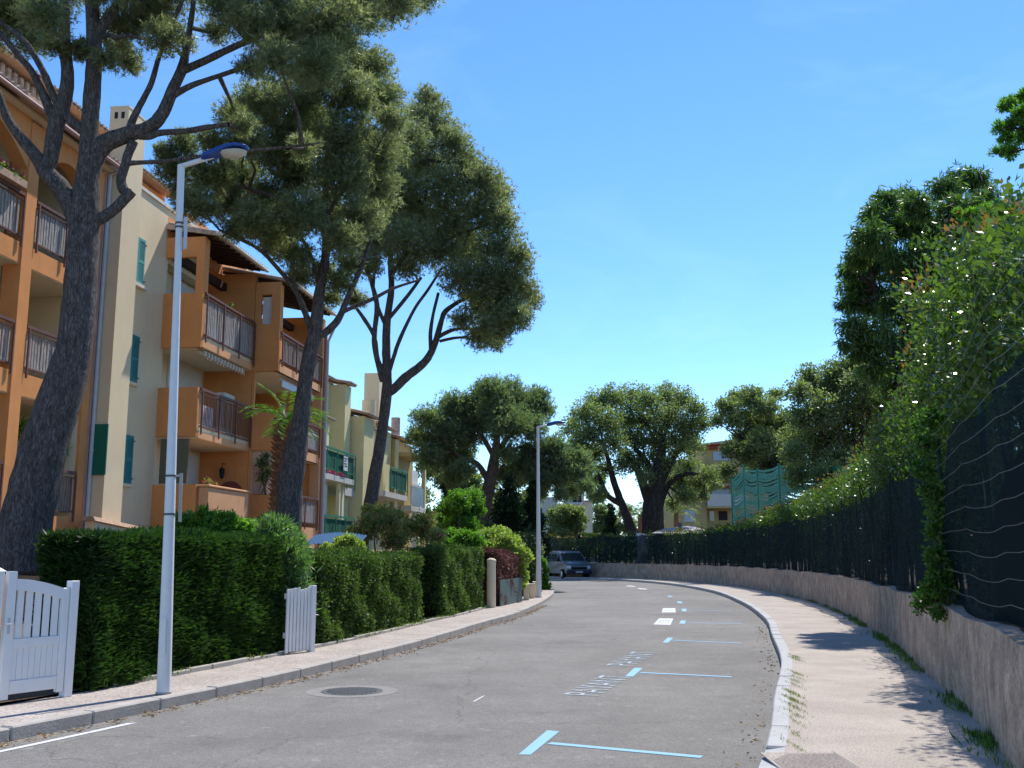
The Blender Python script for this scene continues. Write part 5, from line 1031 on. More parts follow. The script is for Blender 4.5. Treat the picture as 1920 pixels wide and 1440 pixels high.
# --- bay B1
S1, S2, S3 = 27.5, 31.55, 36.35; TB = -14.15
put('back_wall', B().box(TB - .25, TB, S1 + .15, S3, 0, 10.9), 'cream')
put('party_wall', B().box(TB - .248, T1 - .002, S2 - .002, S2 + .2, 0, 10.93), 'orange')
for z0, z1 in ((1.6, 2.45), (4.95, 5.38), (7.62, 8.02)): put('floor_slab', B().box(TB + .002, T1 - .02, S1 + .13, S2 - .003, z0 - .0, z1 - .003), 'cream')
for k, (z0, z1) in enumerate(((7.60, 9.22), (5.0, 6.42))): put('side_parapet', B().box(T0 + .003, T1, S1, S1 + .128, z0, z1), 'orange')
put('side_parapet', B().box(T0 + .003, T1 + .1, S1 - .003, S1 + .14, .2, 3.62), 'orange')
put('side_header', B().box(T0 + .003, T1, S1, S1 + .128, 10.32, 10.93), 'orange')
put('corner_pillar', B().box(T1 - .24, T1 - .001, S1 + .0015, S1 + .126, 9.22, 10.32).box(T1 - .235, T1 + .002, S1 + .13, S1 + .34, 7.62, 10.9), 'orange')
for z0, z1 in ((4.96, 5.16), (7.63, 7.86)): put('slab_band', B().box(T1 - .12, T1 + .01, S1 + .131, S2 - .004, z0, z1), 'orange_pale')
put('wall', B().box(T0 - .3, T0 + .002, S1, S2, 10.9, 11.6), 'orange')
railing(S1 + .14, S2 - .06, T1 + .03, 7.92, 9.26, 'reed'); railing(S1 + .14, S2 - .06, T1 + .03, 5.22, 6.42, 'bars')
# lower rounded parapet
m = B(); k = 10; pts = [(T1 + .1, S1 - .3)] + [(T1 + .35 + .0 * i, S1 - .3 + (S2 - S1 - .5) * i / k) for i in range(k + 1)] 
m.box(T1 + .12, T1 + .42, S1 + .1, S2 - .9, .2, 3.55); put('front_parapet', m, 'orange_pale', bevel=.03); put('parapet_coping', B().box(T1 + .08, T1 + .46, S1 + .06, S2 - .86, 3.552, 3.62), 'orange_pale', bevel=.02)
put('front_parapet', B().box(T1 - .1, T1 + .118, S1 + .142, S2 - .004, .2, 3.56), 'orange_pale')
# things in the loggias
put('roller_shutter', B().box(TB + .003, TB + .05, 28.9, 31.3, 7.95, 10.1), 'rollshutter'); put('roller_shutter', B().box(TB + .003, TB + .05, 28.9, 31.3, 5.4, 7.5), 'rollshutter'); put('roller_shutter', B().box(TB + .003, TB + .05, 29.5, 31.3, 2.5, 4.8), 'rollshutter')
put('bamboo_screen', B().box(T0 + .15, T1 - .22, S1 + .05, S1 + .10, 3.65, 4.93), 'bamboo')
m = B(); z = 5.40
put('wall_lantern', B().tube([(T1 - .75, S2 - .02, 4.55), (T1 - .75, S2 - .30, 4.55)], .012, 6).tube([(T1 - .75, S2 - .28, 4.55), (T1 - .75, S2 - .28, 4.42)], .01, 5).tube([(T1 - .75, S2 - .28, 4.42), (T1 - .75, S2 - .28, 4.36), (T1 - .75, S2 - .28, 4.12), (T1 - .75, S2 - .28, 4.05)], [.03, .10, .07, .02], 6), 'dark')
put('wall_lantern', B().tube([(T2 - 1.2, S3 - .3, 6.9), (T2 - 1.2, S3 - .3, 6.85), (T2 - 1.2, S3 - .3, 6.5), (T2 - 1.2, S3 - .3, 6.42)], [.03, .14, .11, .03], 6), 'plastic_white')
m = B(); pa = []
for i in range(11): a = math.pi * i / 10; pa.append((T1 - .55 + .42 * math.cos(a), 3.58 + .42 * math.sin(a)))
m.prism([(p[0], p[1]) for p in pa], 'y', S2 - .04, S2 - .008); put('arched_niche', m, 'redbrick')
# awning folded under the balcony
m = B(); n = 13
for i in range(n):
    s = S1 + .5 + i * .235; m.hexa([(T1 - .28, s, 7.50), (T1 - .06, s, 7.42), (T1 - .06, s + .13, 7.42), (T1 - .28, s + .13, 7.50), (T1 - .28, s, 7.615), (T1 - .06, s, 7.58), (T1 - .06, s + .13, 7.58), (T1 - .28, s + .13, 7.615)])
aw = put('folded_awning', B().tube([(T1 - .2, S1 + .4, 7.52), (T1 - .2, S1 + 3.6, 7.52)], .045, 8), 'stripe'); put('awning_valance', m, 'stripe', aw)
for i in range(n):
    s = S1 + .635 + i * .235; put('valance_scallop', B().box(T1 - .062, T1 - .05, s, s + .095, 7.36, 7.57), 'tile', aw)
aw = put('folded_awning', B().tube([(T2 - .25, S2 + .8, 7.46), (T2 - .25, S3 - .5, 7.46)], .06, 8), 'zinc'); put('awning_valance', B().box(T2 - .16, T2 - .14, S2 + .85, S3 - .6, 7.22, 7.44), 'plastic_white', aw)
# --- bay B2
put('side_parapet', B().box(T1 + .015, T2, S2, S2 + .128, 7.62, 9.18), 'orange'); put('side_parapet', B().box(T1 + .013, T2, S2, S2 + .128, 5.0, 6.28), 'orange'); put('side_parapet', B().box(T1 + .015, T2, S2, S2 + .128, .2, 3.55), 'orange')
put('side_header', B().box(T1 + .015, T2, S2 + .001, S2 + .127, 10.2, 10.62), 'orange'); put('corner_pillar', B().box(T1 + .015, T1 + .22, S2 + .0012, S2 + .1255, 9.18, 10.2).box(T2 - .30, T2 - .002, S2 + .0012, S2 + .1262, 9.18, 10.2).box(T2 - .2, T2 + .002, S2 + .13, S2 + .3, 7.6, 10.55), 'orange')
put('corner_pillar', B().box(T1 + .011, T1 + .10, S2 + .0012, S2 + .1255, 6.28, 7.62), 'orange'); put('corner_pillar', B().box(T1 + .011, T1 + .10, S2 + .0012, S2 + .1255, 3.55, 5.0), 'orange')
put('white_shutter', B().box(T1 + .22, T2 - .30, S2 + .16, S2 + .2, 9.1, 10.15), 'rollshutter')
for z0, z1 in ((1.8, 2.6), (4.95, 5.25), (7.60, 7.86)): put('floor_slab', B().box(TB + .002, T2 - .02, S2 + .201, S3 - .2, z0, z1 - .003), 'cream'); put('slab_band', B().box(T2 - .12, T2 + .01, S2 + .131, S3 - .203, z0, z1), 'orange_pale')
put('end_wall', B().box(TB - .249, T2 - .30, S3 - .2, S3, 0, 10.5), 'orange'); put('end_pillar', B().box(T2 - .30, T2 + .05, S3 - .3, S3 + .002, 0, 10.4), 'orange_pale')
railing(S2 + .14, S3 - .31, T2 + .02, 7.92, 8.95, 'plank2'); railing(S2 + .14, S3 - .31, T2 + .02, 5.3, 6.30, 'cream'); railing(S2 + .14, S3 - .31, T2 + .02, 2.68, 3.68, 'reed')
put('door_frame', B().box(T2 - 1.5, T2 - 1.3, S3 - .23, S3 - .203, 5.3, 7.2), 'plastic_white')
m = B(); m.tube([(T2 + .10, S3 - .05, .2), (T2 + .10, S3 - .05, 9.9), (T2 + .25, S3 - .05, 10.15)], .05, 8); put('drainpipe', m, 'copperpipe')
m = B(); m.tube([(T2 + .13, S3 + .10, .2), (T2 + .13, S3 + .10, 9.6), (T2 + .35, S3 + .08, 10.1)], .055, 8); put('drainpipe', m, 'zinc')
# lattice with climber in the ground loggia of B2
m = B(); a = 0
t_a, t_b, z_a, z_b = T1 + .10, T2 - .01, 3.56, 4.95
for k in range(-12, 14):
    for sg in (1, -1):
        P = []
        for j in range(25):
            t = t_a + (t_b - t_a) * j / 24; z = z_a + .11 * k + sg * (t - t_a) * 1.1 + (0 if sg > 0 else 0.9); 
            if z_a < z < z_b: P.append((t, z))
        if len(P) > 1: m.tube([(P[0][0], S2 + .05 + .012 * sg, P[0][1]), (P[-1][0], S2 + .05 + .012 * sg, P[-1][1])], .007, 4)
put('lattice', m, 'plastic_white', kind='stuff')
# lean-to roofs
def beamroof(s0, s1, T, z, tb):
    rf = tiles('roof', s0, s1, T + .35, z, tb, z + (T + .35 - tb) * .22)
    put('gutter', B().tube([(T + .40, s0, z + .02), (T + .40, s1, z + .02)], .055, 8), 'coping')
    for k in range(int((s1 - s0) / .42)):
        s = s0 + .25 + k * .42; zz = z + .35 * .22; put('rafter', B().hexa([(T + .28, s, z - .09), (tb, s, z - .09 + (T + .28 - tb) * .22), (tb, s + .09, z - .09 + (T + .28 - tb) * .22), (T + .28, s + .09, z - .09), (T + .28, s, z - .003), (tb, s, z - .003 + (T + .28 - tb) * .22), (tb, s + .09, z - .003 + (T + .28 - tb) * .22), (T + .28, s + .09, z - .003)]), 'darkwood')
beamroof(S1 - .02, S2 - .02, T1, 10.97, T0 - .1); beamroof(S2 + .02, S3 + .1, T2, 10.60, T0 - .1)
put('beam', B().box(T1 - 1.2, T1 - 1.0, S1 + .5, S2 - .01, 10.35, 10.6), 'darkwood'); put('beam', B().box(T2 - 1.3, T2 - 1.1, S2 + .3, S3 - .3, 9.95, 10.2), 'darkwood')
put('verge', B().hexa([(T0 - .1, S1 - .09, 11.2), (T1 + .36, S1 - .09, 10.93), (T1 + .36, S1 - .023, 10.93), (T0 - .1, S1 - .023, 11.2), (T0 - .1, S1 - .09, 11.34), (T1 + .36, S1 - .09, 11.06), (T1 + .36, S1 - .023, 11.06), (T0 - .1, S1 - .023, 11.34)]), 'tile_end')
# attic storey set back
TA = -15.3
put('attic_wall', B().box(TA - 4, TA, 12, 27.0, 11.3, 13.55).box(TA - 4, TA - .3, 27.0, 31.0, 11, 13.5).box(TA - 3.9, TA + .5, 31.0, 33.2, 11, 13.0).box(TA - 3.9, TA - .002, 33.2, 37.3, 11, 12.7), 'orange')
m = B()
for i in range(58): s = 12 + i * .26; m.box(TA + .002, TA + .16, s, s + .13, 13.25, 13.48)
put('cornice_tiles', m, 'tile_end', kind='stuff'); tiles('roof', 12, 27.2, TA + .45, 13.56, TA - 3.5, 14.4); tiles('roof', 27.2, 31.2, TA + .1, 13.52, TA - 3.5, 14.2); tiles('roof', 33.0, 37.5, TA + .3, 12.72, TA - 3.5, 13.5)
m = B()
for i in range(14): s = 33.3 + i * .26; m.box(TA + .001, TA + .16, s, s + .13, 12.45, 12.66)
put('cornice_tiles', m, 'tile_end', kind='stuff')
put('coping', B().hexa([(T0 - .12, 24.3, 12.2), (T0 - .02, 24.3, 12.2), (T0 - .02, 24.35, 12.2), (T0 - .12, 24.35, 12.2), (T0 - .12, 24.3, 12.3), (T0 - .02, 24.3, 12.3), (T0 - .02, 24.35, 12.3), (T0 - .12, 24.35, 12.3)]), 'coping')
put('terrace_parapet', B().hexa([(T0 - .6, 32.0, 11.2), (T0 - .4, 32.0, 11.2), (T0 - .4, 36.2, 11.2), (T0 - .6, 36.2, 11.2), (T0 - .6, 32.0, 12.25), (T0 - .4, 32.0, 12.25), (T0 - .4, 36.2, 11.75), (T0 - .6, 36.2, 11.75)]), 'orange'); put('terrace_coping', B().hexa([(T0 - .65, 31.95, 12.255), (T0 - .35, 31.95, 12.255), (T0 - .35, 36.25, 11.755), (T0 - .65, 36.25, 11.755), (T0 - .65, 31.95, 12.32), (T0 - .35, 31.95, 12.32), (T0 - .35, 36.25, 11.82), (T0 - .65, 36.25, 11.82)]), 'coping')
put('drainpipe', B().tube([(TA + .56, 31.5, 11.2), (TA + .56, 31.5, 12.9)], .06, 8), 'plastic_white')
# upper left projecting gable of wing A
put('gable_roof', B().hexa([(T0 + .1, 19.6, 11.66), (T0 + .5, 19.6, 11.6), (T0 + .5, 20.9, 11.6), (T0 + .1, 20.9, 11.66), (T0 + .1, 19.6, 11.8), (T0 + .5, 19.6, 11.72), (T0 + .5, 20.9, 11.72), (T0 + .1, 20.9, 11.8)]), 'tile')
# balcony objects standing in the loggias
def bput(name, label, cat, base, fn):
    t = bthing(name, label, cat, base); fn(t); return t
def aircon(t):
    o = BASE[t.name]; MB().box(T1 - .55, T1 - .2, 28.3, 29.15, 5.45, 6.02).build('case', M['plastic_white'], t, o, bevel=.01); m = MB(); c = (T1 - .199, 28.62)
    for r in (.06, .12, .18, .23):
        for i in range(20): a = 2 * math.pi * i / 20; b = 2 * math.pi * (i + 1) / 20; m.tube([(c[0], c[1] + r * math.cos(a), 5.73 + r * math.sin(a)), (c[0], c[1] + r * math.cos(b), 5.73 + r * math.sin(b))], .005, 4)
    m.build('fan_grille', M['dark'], t, o, kind='stuff')
bput('air_conditioner', 'white air conditioner unit behind the dark balcony bars', 'air conditioner', (T1 - .4, 28.7, 5.40), aircon)
def dryer(t):
    o = BASE[t.name]; m = MB()
    for i in range(15): s = 29.5 + i * .085; m.tube([(T1 - .25, s, 5.42), (T1 - .25, s, 6.55)], .006, 4)
    m.tube([(T1 - .25, 29.48, 6.55), (T1 - .25, 30.7, 6.55)], .02, 6); m.tube([(T1 - .25, 29.48, 5.5), (T1 - .25, 30.7, 5.5)], .012, 6); m.build('rack_bars', M['plastic_white'], t, o)
    MB().box(T1 - .45, T1 - .1, 29.7, 30.5, 6.45, 6.62).build('folded_cloth', M['stripe'], t, o, bevel=.04)
bput('drying_rack', 'pale drying rack folded behind the balcony bars beside the air conditioner', 'drying rack', (T1 - .25, 30.1, 5.40), dryer)
p = Vector((BN[0] * (T1 - .02) + BU[0] * 29.6, BN[1] * (T1 - .02) + BU[1] * 29.6, 9.28))
bush('potted_flower', 'tiny white flowering plant on the upper middle balcony rail', 'plant', [(p.x, p.y, p.z + .08, .09)], 'yellowleaf', 160, .05, .03, base=tuple(p), stems=2, puffs=4)
def bpos(t, s, z): return (BN[0] * t + BU[0] * s, BN[1] * t + BU[1] * s, z)
fx = bthing('flower_box', 'long planter with pink geraniums on the top left balcony rail', 'planter', (T0 + .1, 19.6, 9.76)); MB().box(T0 - .02, T0 + .2, 18.9, 20.3, 9.77, 9.95).build('trough', M['tile'], fx, BASE[fx.name], bevel=.01)
P = np.array([bpos(T0 + .09, s, 9.98) for s in np.linspace(18.95, 20.25, 40)]); P = np.repeat(P, 12, 0) + rng.normal(0, .05, (480, 3)); D = unit(480) + np.array([0, 0, .8])
fo = Vector(fx.location)
def local_leaf(nm, P, D, L, W, mat, t, **k):   # world points into the rotated frame of a thing
    o = obj(nm, leaf_mesh(nm, P, D, L, W, 1, .8, 'leaf', None, (0, 0, 0)), M[mat]); o.parent = t; o.matrix_parent_inverse = (Matrix.Translation(t.location) @ Matrix.Rotation(t.rotation_euler.z, 4, 'Z')).inverted(); return o
local_leaf('leaves', P, D, .06, .05, 'ivy', fx)['kind'] = 'stuff'; local_leaf('blooms', P[::3] + np.array([0, 0, .07]), D[::3], .06, .06, 'flower', fx)['kind'] = 'stuff'
bl = [(*bpos(T0 - .5, 22.9, 3.9), .35), (*bpos(T0 - .4, 23.2, 4.2), .25), (*bpos(T0 - .6, 22.6, 3.6), .35), (*bpos(T0 - .9, 22.3, 4.6), .25)]
bush('balcony_plant', 'bright green palm-like plant growing on the lowest left balcony', 'plant', bl, 'bright', 1500, .22, .03, base=bpos(T0 - .5, 22.9, 2.56), stems=4, up=.1)
bl = [(*bpos(T1 + .5, S2 + .02, 4.6), .25), (*bpos(T1 + .7, S2 + .02, 4.3), .28), (*bpos(T1 + .5, S2 + .02, 4.1), .22), (*bpos(T1 + .6, S2 + .02, 4.8), .2)]
bush('lattice_climber', 'sparse climbing plant on the white lattice of the orange building', 'plant', bl, 'boxleaf', 900, .07, .04, base=bpos(T1 + .5, S2, 3.56), stems=4)
bl = [(*bpos(T1 + .22, S1 + .5, 3.72), .14), (*bpos(T1 + .22, S1 + .8, 3.7), .12)]
bush('potted_flower', 'small pink potted flowers on the rounded orange parapet', 'plant', bl, 'rosebush', 250, .06, .04, base=bpos(T1 + .22, S1 + .6, 3.62), stems=2, puffs=4, flower=40)
# white awning roof in the garden
a0 = atY(563, 1022, 23.5); a1 = atY(668, 1018, 23.5)
t = wthing('garden_awning', 'corrugated whitish awning roof just above the clipped hedge', 'awning', (a0.x + .6, 23.5, .14)); m = MB(); n = 34
for i in range(n + 1):
    x = a0.x + (a1.x - a0.x) * i / n; dz = .018 * (1 if i % 2 else -1); bow = .07 * math.sin(math.pi * i / n); m.v += [(x, 23.5, 1.84 + dz + bow), (x, 25.2, 2.12 + dz + bow)]
for i in range(n): m.f.append((2 * i, 2 * i + 1, 2 * i + 3, 2 * i + 2))
m.build('roof_sheet', M['whitesheet'], t)
for x in (a0.x + .1, a1.x - .1): MB().box(x - .03, x + .03, 23.56, 23.62, .1, 1.80).build('post', M['darkwood'], t)
MB().box(a0.x, a1.x, 23.54, 23.6, 1.72, 1.79).build('beam', M['tile'], t)

# ------------------------------------------------------------------ yellow houses further along
def house(label, base): 
    h = bthing('terraced_house', label, 'house', base, None); return h
h1 = house('pale yellow house with green canvas balconies just past the orange block', (-13.2, 38, .12)); OFF = BASE[h1.name]; blk_save = blk; blk = h1
put('wall', B().box(-16, -13.0, 36.6, 37.7, 0, 8.4), 'paleyellow'); put('wall', B().box(-18, -13.6, 37.7, 44.5, 0, 9.3), 'yellow'); put('side_wall', B().box(-13.598, -12.7, 38.6, 40.8, 0, 7.1), 'paleyellow'); put('wall', B().box(-19, -14.2, 38.6, 44.6, 9.3, 10.1), 'yellow')
put('buttress', B().box(-13.597, -12.9, 43.7, 44.6, 0, 9.2), 'yellow')
tiles('roof', 36.5, 37.8, -12.8, 8.42, -15, 9.0); tiles('roof', 38.5, 40.9, -12.5, 7.12, -13.6, 7.4); tiles('roof', 37.7, 43.6, -13.4, 9.35, -15.5, 9.9); tiles('roof', 43.6, 44.7, -12.7, 9.22, -14, 9.45)
m = B()
put('round_chimney', B().tube([bt for bt in ((-14.6, 44.0, 9.3), (-14.6, 44.0, 10.5))], .40, 16), 'tile_end')
put('round_chimney', B().tube([bt for bt in ((-14.9, 42.6, 9.3), (-14.9, 42.6, 10.4))], .34, 16), 'tile_end')
shutter(42.0, 43.0, -13.6, 8.2, 9.1, 'shutter'); shutter(41.6, 42.6, -13.6, 6.0, 7.2, 'shutter'); shutter(41.6, 42.6, -13.6, 2.8, 4.6, 'shutter')
put('floor_slab', B().box(-13.598, -12.2, 38.8, 43.0, 4.62, 4.85), 'dullwhite'); put('floor_slab', B().box(-13.596, -12.6, 43.0, 44.4, 4.2, 4.55), 'dullwhite'); put('floor_slab', B().box(-13.598, -12.2, 38.8, 43.2, 1.8, 2.3), 'paleyellow')
put('porch_post', B().box(-12.45, -12.3, 41.2, 41.35, 2.3, 4.62), 'paleyellow'); put('porch_post', B().box(-12.8, -12.6, 42.6, 42.9, 2.3, 4.62), 'paleyellow')
railing(38.85, 43.0, -12.2, 4.98, 5.92, 'canvas', 'railgreen'); railing(43.05, 44.4, -12.6, 4.62, 5.5, 'canvas', 'railgreen'); railing(38.85, 43.1, -12.2, 2.32, 3.22, 'canvas', 'railgreen')
put('side_railing', B().box(-13.5, -12.25, 38.80, 38.84, 4.98, 5.90), 'railgreen')
put('flower_boxes', B().box(-12.35, -12.25, 39.2, 40.6, 4.88, 5.02).box(-12.35, -12.25, 41.0, 42.0, 4.88, 5.02), 'flower')
put('wall_pipe', B().tube([(-12.95, 37.0, 6.6), (-12.6, 37.2, 6.0), (-12.7, 37.0, 5.4)], .06, 6), 'plastic_white')
sg = bthing('notice', 'white paper notice with dark printed rows hanging on the green balcony', 'notice', (-12.1, 41.3, 5.15)); so_ = BASE[sg.name]
MB().box(-12.118, -12.108, 41.05, 41.65, 5.12, 5.72).build('sheet', M['plastic_white'], sg, so_)
for z, s0, s1 in ((5.60, 41.1, 41.6), (5.50, 41.12, 41.45), (5.38, 41.1, 41.5), (5.28, 41.15, 41.55)): MB().box(-12.1075, -12.104, s0, s1, z, z + .05).build('printed_row', M['ink'], sg, so_)
h2 = house('yellow house with tall chimney and green canvas balcony in the middle of the row', (-13, 49, .12)); OFF = BASE[h2.name]; blk = h2
put('wall', B().box(-18, -13.3, 44.8, 54, 0, 8.2), 'yellow'); put('buttress', B().box(-13.298, -12.3, 44.8, 46.6, 0, 7.9), 'yellow'); put('bay', B().box(-13.297, -12.5, 48.0, 49.5, 4.7, 6.0), 'yellow')
put('low_wall', B().box(-13.296, -12.8, 46.6, 53.8, 0, 2.4), 'yellow')
tiles('roof', 44.7, 46.9, -12.1, 7.95, -13.6, 8.3); tiles('roof', 46.8, 50.0, -12.9, 7.75, -14.6, 8.4); tiles('roof', 50, 54.1, -13.0, 8.25, -15.4, 8.8)
put('chimney', B().box(-14.0, -13.2, 50.8, 52.2, 7.5, 11.0), 'beige'); put('round_chimney', B().tube([(-13.3, 49.2, 8), (-13.3, 49.2, 9.3)], .34, 14), 'beige'); put('round_chimney', B().tube([(-13.3, 55.0, 7.5), (-13.3, 55.0, 9.2)], .25, 14), 'tile_end')
put('white_screen', B().box(-13.1, -12.95, 46.9, 48.2, 5.9, 7.6), 'rollshutter'); put('floor_slab', B().box(-13.295, -12.15, 48.0, 53.2, 4.45, 4.72), 'dullwhite')
put('side_parapet', B().box(-13.29, -12.2, 48.0, 49.4, 4.722, 6.05), 'yellow'); railing(49.45, 53.2, -12.2, 4.9, 6.0, 'canvas', 'railgreen')
put('drainpipe', B().tube([(-12.9, 53.5, .2), (-12.9, 53.5, 7.8)], .06, 6), 'paleyellow'); put('drainpipe', B().tube([(-12.9, 53.9, .2), (-12.9, 53.9, 7.8)], .06, 6), 'paleyellow')
put('window_arch', B().prism([(50.8 + .5 * math.cos(math.pi * i / 8), 6.1 + .5 * math.sin(math.pi * i / 8)) for i in range(9)], 'x', -13.295, -13.25), 'redbrick')
h3 = house('ochre house end with a glazed grey-blue balcony at the far end of the row', (-13, 56, .12)); OFF = BASE[h3.name]; blk = h3
put('wall', B().box(-18, -13.1, 54.1, 58.5, 0, 7.9), 'ochre'); tiles('roof', 54.0, 58.6, -12.8, 7.95, -15, 8.5); put('pillar', B().box(-12.4, -12.2, 57.9, 58.2, 0, 7.8), 'yellow'); put('floor_slab', B().box(-13.098, -12.2, 54.4, 57.9, 4.0, 4.3), 'dullwhite'); put('glazed_balcony', B().box(-12.3, -12.25, 54.6, 57.8, 4.35, 5.4), 'skyglass')
put('roof_slab', B().box(-13.097, -12.2, 54.4, 57.9, 7.0, 7.2), 'ochre')
put('wall', B().box(-20, -14.3, 58.6, 66, 0, 6.2), 'beige'); put('terrace_rail', B().box(-14.0, -13.95, 58.8, 64, 6.0, 6.9), 'plastic_white'); put('terrace_slab', B().box(-14.298, -13.6, 58.6, 64.5, 5.7, 5.95), 'dullwhite'); put('terrace_post', B().box(-13.9, -13.7, 61, 61.2, 0, 5.7), 'beige')

# ------------------------------------------------------------------ white house and ochre block in the distance
def far_building(name, label, cat, cx, Y, mat): return wthing(name, label, cat, (cx, Y, .05))
Yw = 97; X = lambda px, Y=Yw: (px - 960) / F * (Y / math.cos(PITCH)) * .985
def Zp(py, Y=Yw): return atY(960, py, Y).z
def XP(px, py, Y): return atY(px, py, Y).x
wh = far_building('white_house', 'off-white house with a recessed terrace behind the round-headed street tree', 'house', 3, Yw, 'dullwhite')
def wb(n, pa, pb, ya, yb, mat, par=wh, dY=6, Y=Yw): return MB().box(XP(pa, 1000, Y), XP(pb, 1000, Y), Y, Y + dY, max(.05, Zp(yb, Y)), Zp(ya, Y)).build(n, M[mat], par)
wb('wall', 985, 1046, 932, 1075, 'dullwhite'); wb('wall', 1046.3, 1098, 944, 1075, 'beige', dY=6.2); wb('end_wall', 1098.2, 1111, 941, 1075, 'cream', dY=7); wb('wall', 1060, 1096, 905, 944, 'dullwhite', Y=Yw + 2, dY=4)
wb('window', 1074, 1082, 918, 942, 'dark', Y=Yw + 1.9, dY=.09); wb('window', 1084, 1091, 918, 942, 'glass', Y=Yw + 1.9, dY=.09)
MB().box(XP(1058, 1000, Yw), XP(1099, 1000, Yw), Yw + 1, Yw + 6.4, Zp(905), Zp(902)).build('roof', M['tile'], wh); MB().box(XP(1097, 1000, Yw), XP(1112, 1000, Yw), Yw - .2, Yw + 7.2, Zp(940.8), Zp(938)).build('wall_cap', M['tile'], wh)
MB().box(XP(1014, 1000, Yw), XP(1046, 1000, Yw), Yw - .3, Yw - .01, .05, Zp(1031)).build('red_base', M['redbrick'], wh); MB().box(XP(1066, 1000, Yw), XP(1090, 1000, Yw), Yw - .1, Yw - .01, Zp(945), Zp(942)).build('terrace_coping', M['plastic_white'], wh)
MB().box(XP(1092, 1000, Yw), XP(1097, 1000, Yw), Yw - .15, Yw - .01, Zp(990), Zp(982)).build('window_box', M['plastic_white'], wh)
Yo = 98; oc = wthing('apartment_building', 'ochre apartment building with red roof band and balconies behind the oaks', 'apartment building', (XP(1330, 1000, Yo), Yo, .05))
def ob(n, pa, pb, ya, yb, mat, y0=0, dY=8): return MB().box(XP(pa, 1000, Yo), XP(pb, 1000, Yo), Yo + y0, Yo + y0 + dY, max(.05, Zp(yb, Yo)), Zp(ya, Yo)).build(n, M[mat], oc)
ob('wall', 1262, 1326, 862, 1060, 'ochre'); ob('wall', 1326.3, 1480, 840, 1060, 'ochre', .8); ob('red_band', 1328, 1480, 832, 841, 'redbrick', .3, 8)
m = MB(); xa, xb = XP(1322, 1000, Yo), XP(1490, 1000, Yo); m.hexa([(xa, Yo - .4, Zp(834, Yo)), (xb, Yo - .4, Zp(826, Yo)), (xb, Yo + 9, Zp(826, Yo)), (xa, Yo + 9, Zp(834, Yo)), (xa, Yo - .4, Zp(832, Yo)), (xb, Yo - .4, Zp(812, Yo)), (xb, Yo + 9, Zp(812, Yo)), (xa, Yo + 9, Zp(832, Yo))]); m.build('roof', M['tile_end'], oc)
for a, b, c, d in ((1284, 1299, 918, 939), (1284, 1304, 957, 976), (1345, 1380, 845, 862)): f = ob('window', a, b, c, d, 'skyglass', -.04 if a < 1330 else .72, .09); 
ob('window_frame', 1283, 1300, 916, 918, 'plastic_white', -.08, .1); ob('window_frame', 1282, 1306, 976, 978, 'plastic_white', -.08, .1)
for (c, d) in ((918, 946), (880, 893)): ob('balcony_front', 1324, 1400, c + 10, d + 4, 'dullwhite', -1.2, .15); ob('balcony_floor', 1324, 1400, d + 4.2, d + 8, 'ochre', -1.25, 2.2)
ob('sliding_door', 1352, 1368, 958, 975, 'dark', .70, .09); ob('window', 1334, 1343, 958, 976, 'glass', .70, .09); ob('sliding_door', 1340, 1372, 905, 928, 'skyglass', .70, .09); ob('balcony_pillar', 1371, 1373, 893, 1000, 'plastic_white', -1.2, .2); ob('awning_box', 1346, 1376, 911, 915, 'redbrick', -.3, .5)
Yc = 66; cp = wthing('carport_roof', 'low grey sheet roof showing above the far end of the hedge', 'roof', (XP(1290, 1000, Yc), Yc, .93)); xa, xb = XP(1222, 1000, Yc), XP(1345, 1000, Yc)
MB().hexa([(xa, Yc, Zp(1001, Yc)), (xb, Yc, Zp(1001, Yc)), (xb - .8, Yc + 5, Zp(984, Yc)), (xa + 1.6, Yc + 5, Zp(989, Yc)), (xa, Yc, Zp(999.5, Yc)), (xb, Yc, Zp(999.5, Yc)), (xb - .8, Yc + 5, Zp(981.5, Yc)), (xa + 1.6, Yc + 5, Zp(987, Yc))]).build('roof_sheet', M['greyroof'], cp)
for i in range(7): x = xa + (xb - xa) * (i + .5) / 7; MB().box(x, x + .04, Yc - .03, Yc - .01, Zp(1001, Yc), Zp(998.8, Yc)).build('sheet_rib', M['zinc'], cp)
MB().tube([(XP(1281, 1000, Yc), Yc + 1.2, 2.6), (XP(1281, 1000, Yc), Yc + 1.2, Zp(979, Yc))], .16, 10).build('flue', M['iron'], cp)
for x in (xa + .3, xb - .3): MB().box(x - .05, x + .05, Yc + .1, Yc + .2, .9, Zp(1001.2, Yc)).build('post', M['iron'], cp)
wt_ = wthing('white_tarpaulin', 'small bright white sheet on the ground left of the big oak trunk', 'tarpaulin', (XP(1208, 1000, 68), 68, .93)); MB().hexa([(XP(1196, 1000, 68), 68, .95), (XP(1216, 1000, 68), 68, .95), (XP(1216, 1000, 68), 70, .95), (XP(1196, 1000, 68), 70, .95), (XP(1199, 1000, 68), 68, Zp(1001, 68)), (XP(1216, 1000, 68), 68, Zp(1003, 68)), (XP(1212, 1000, 68), 70, Zp(999, 68)), (XP(1199, 1000, 68), 70, Zp(998, 68))]).build('sheet', M['whitesheet'], wt_)

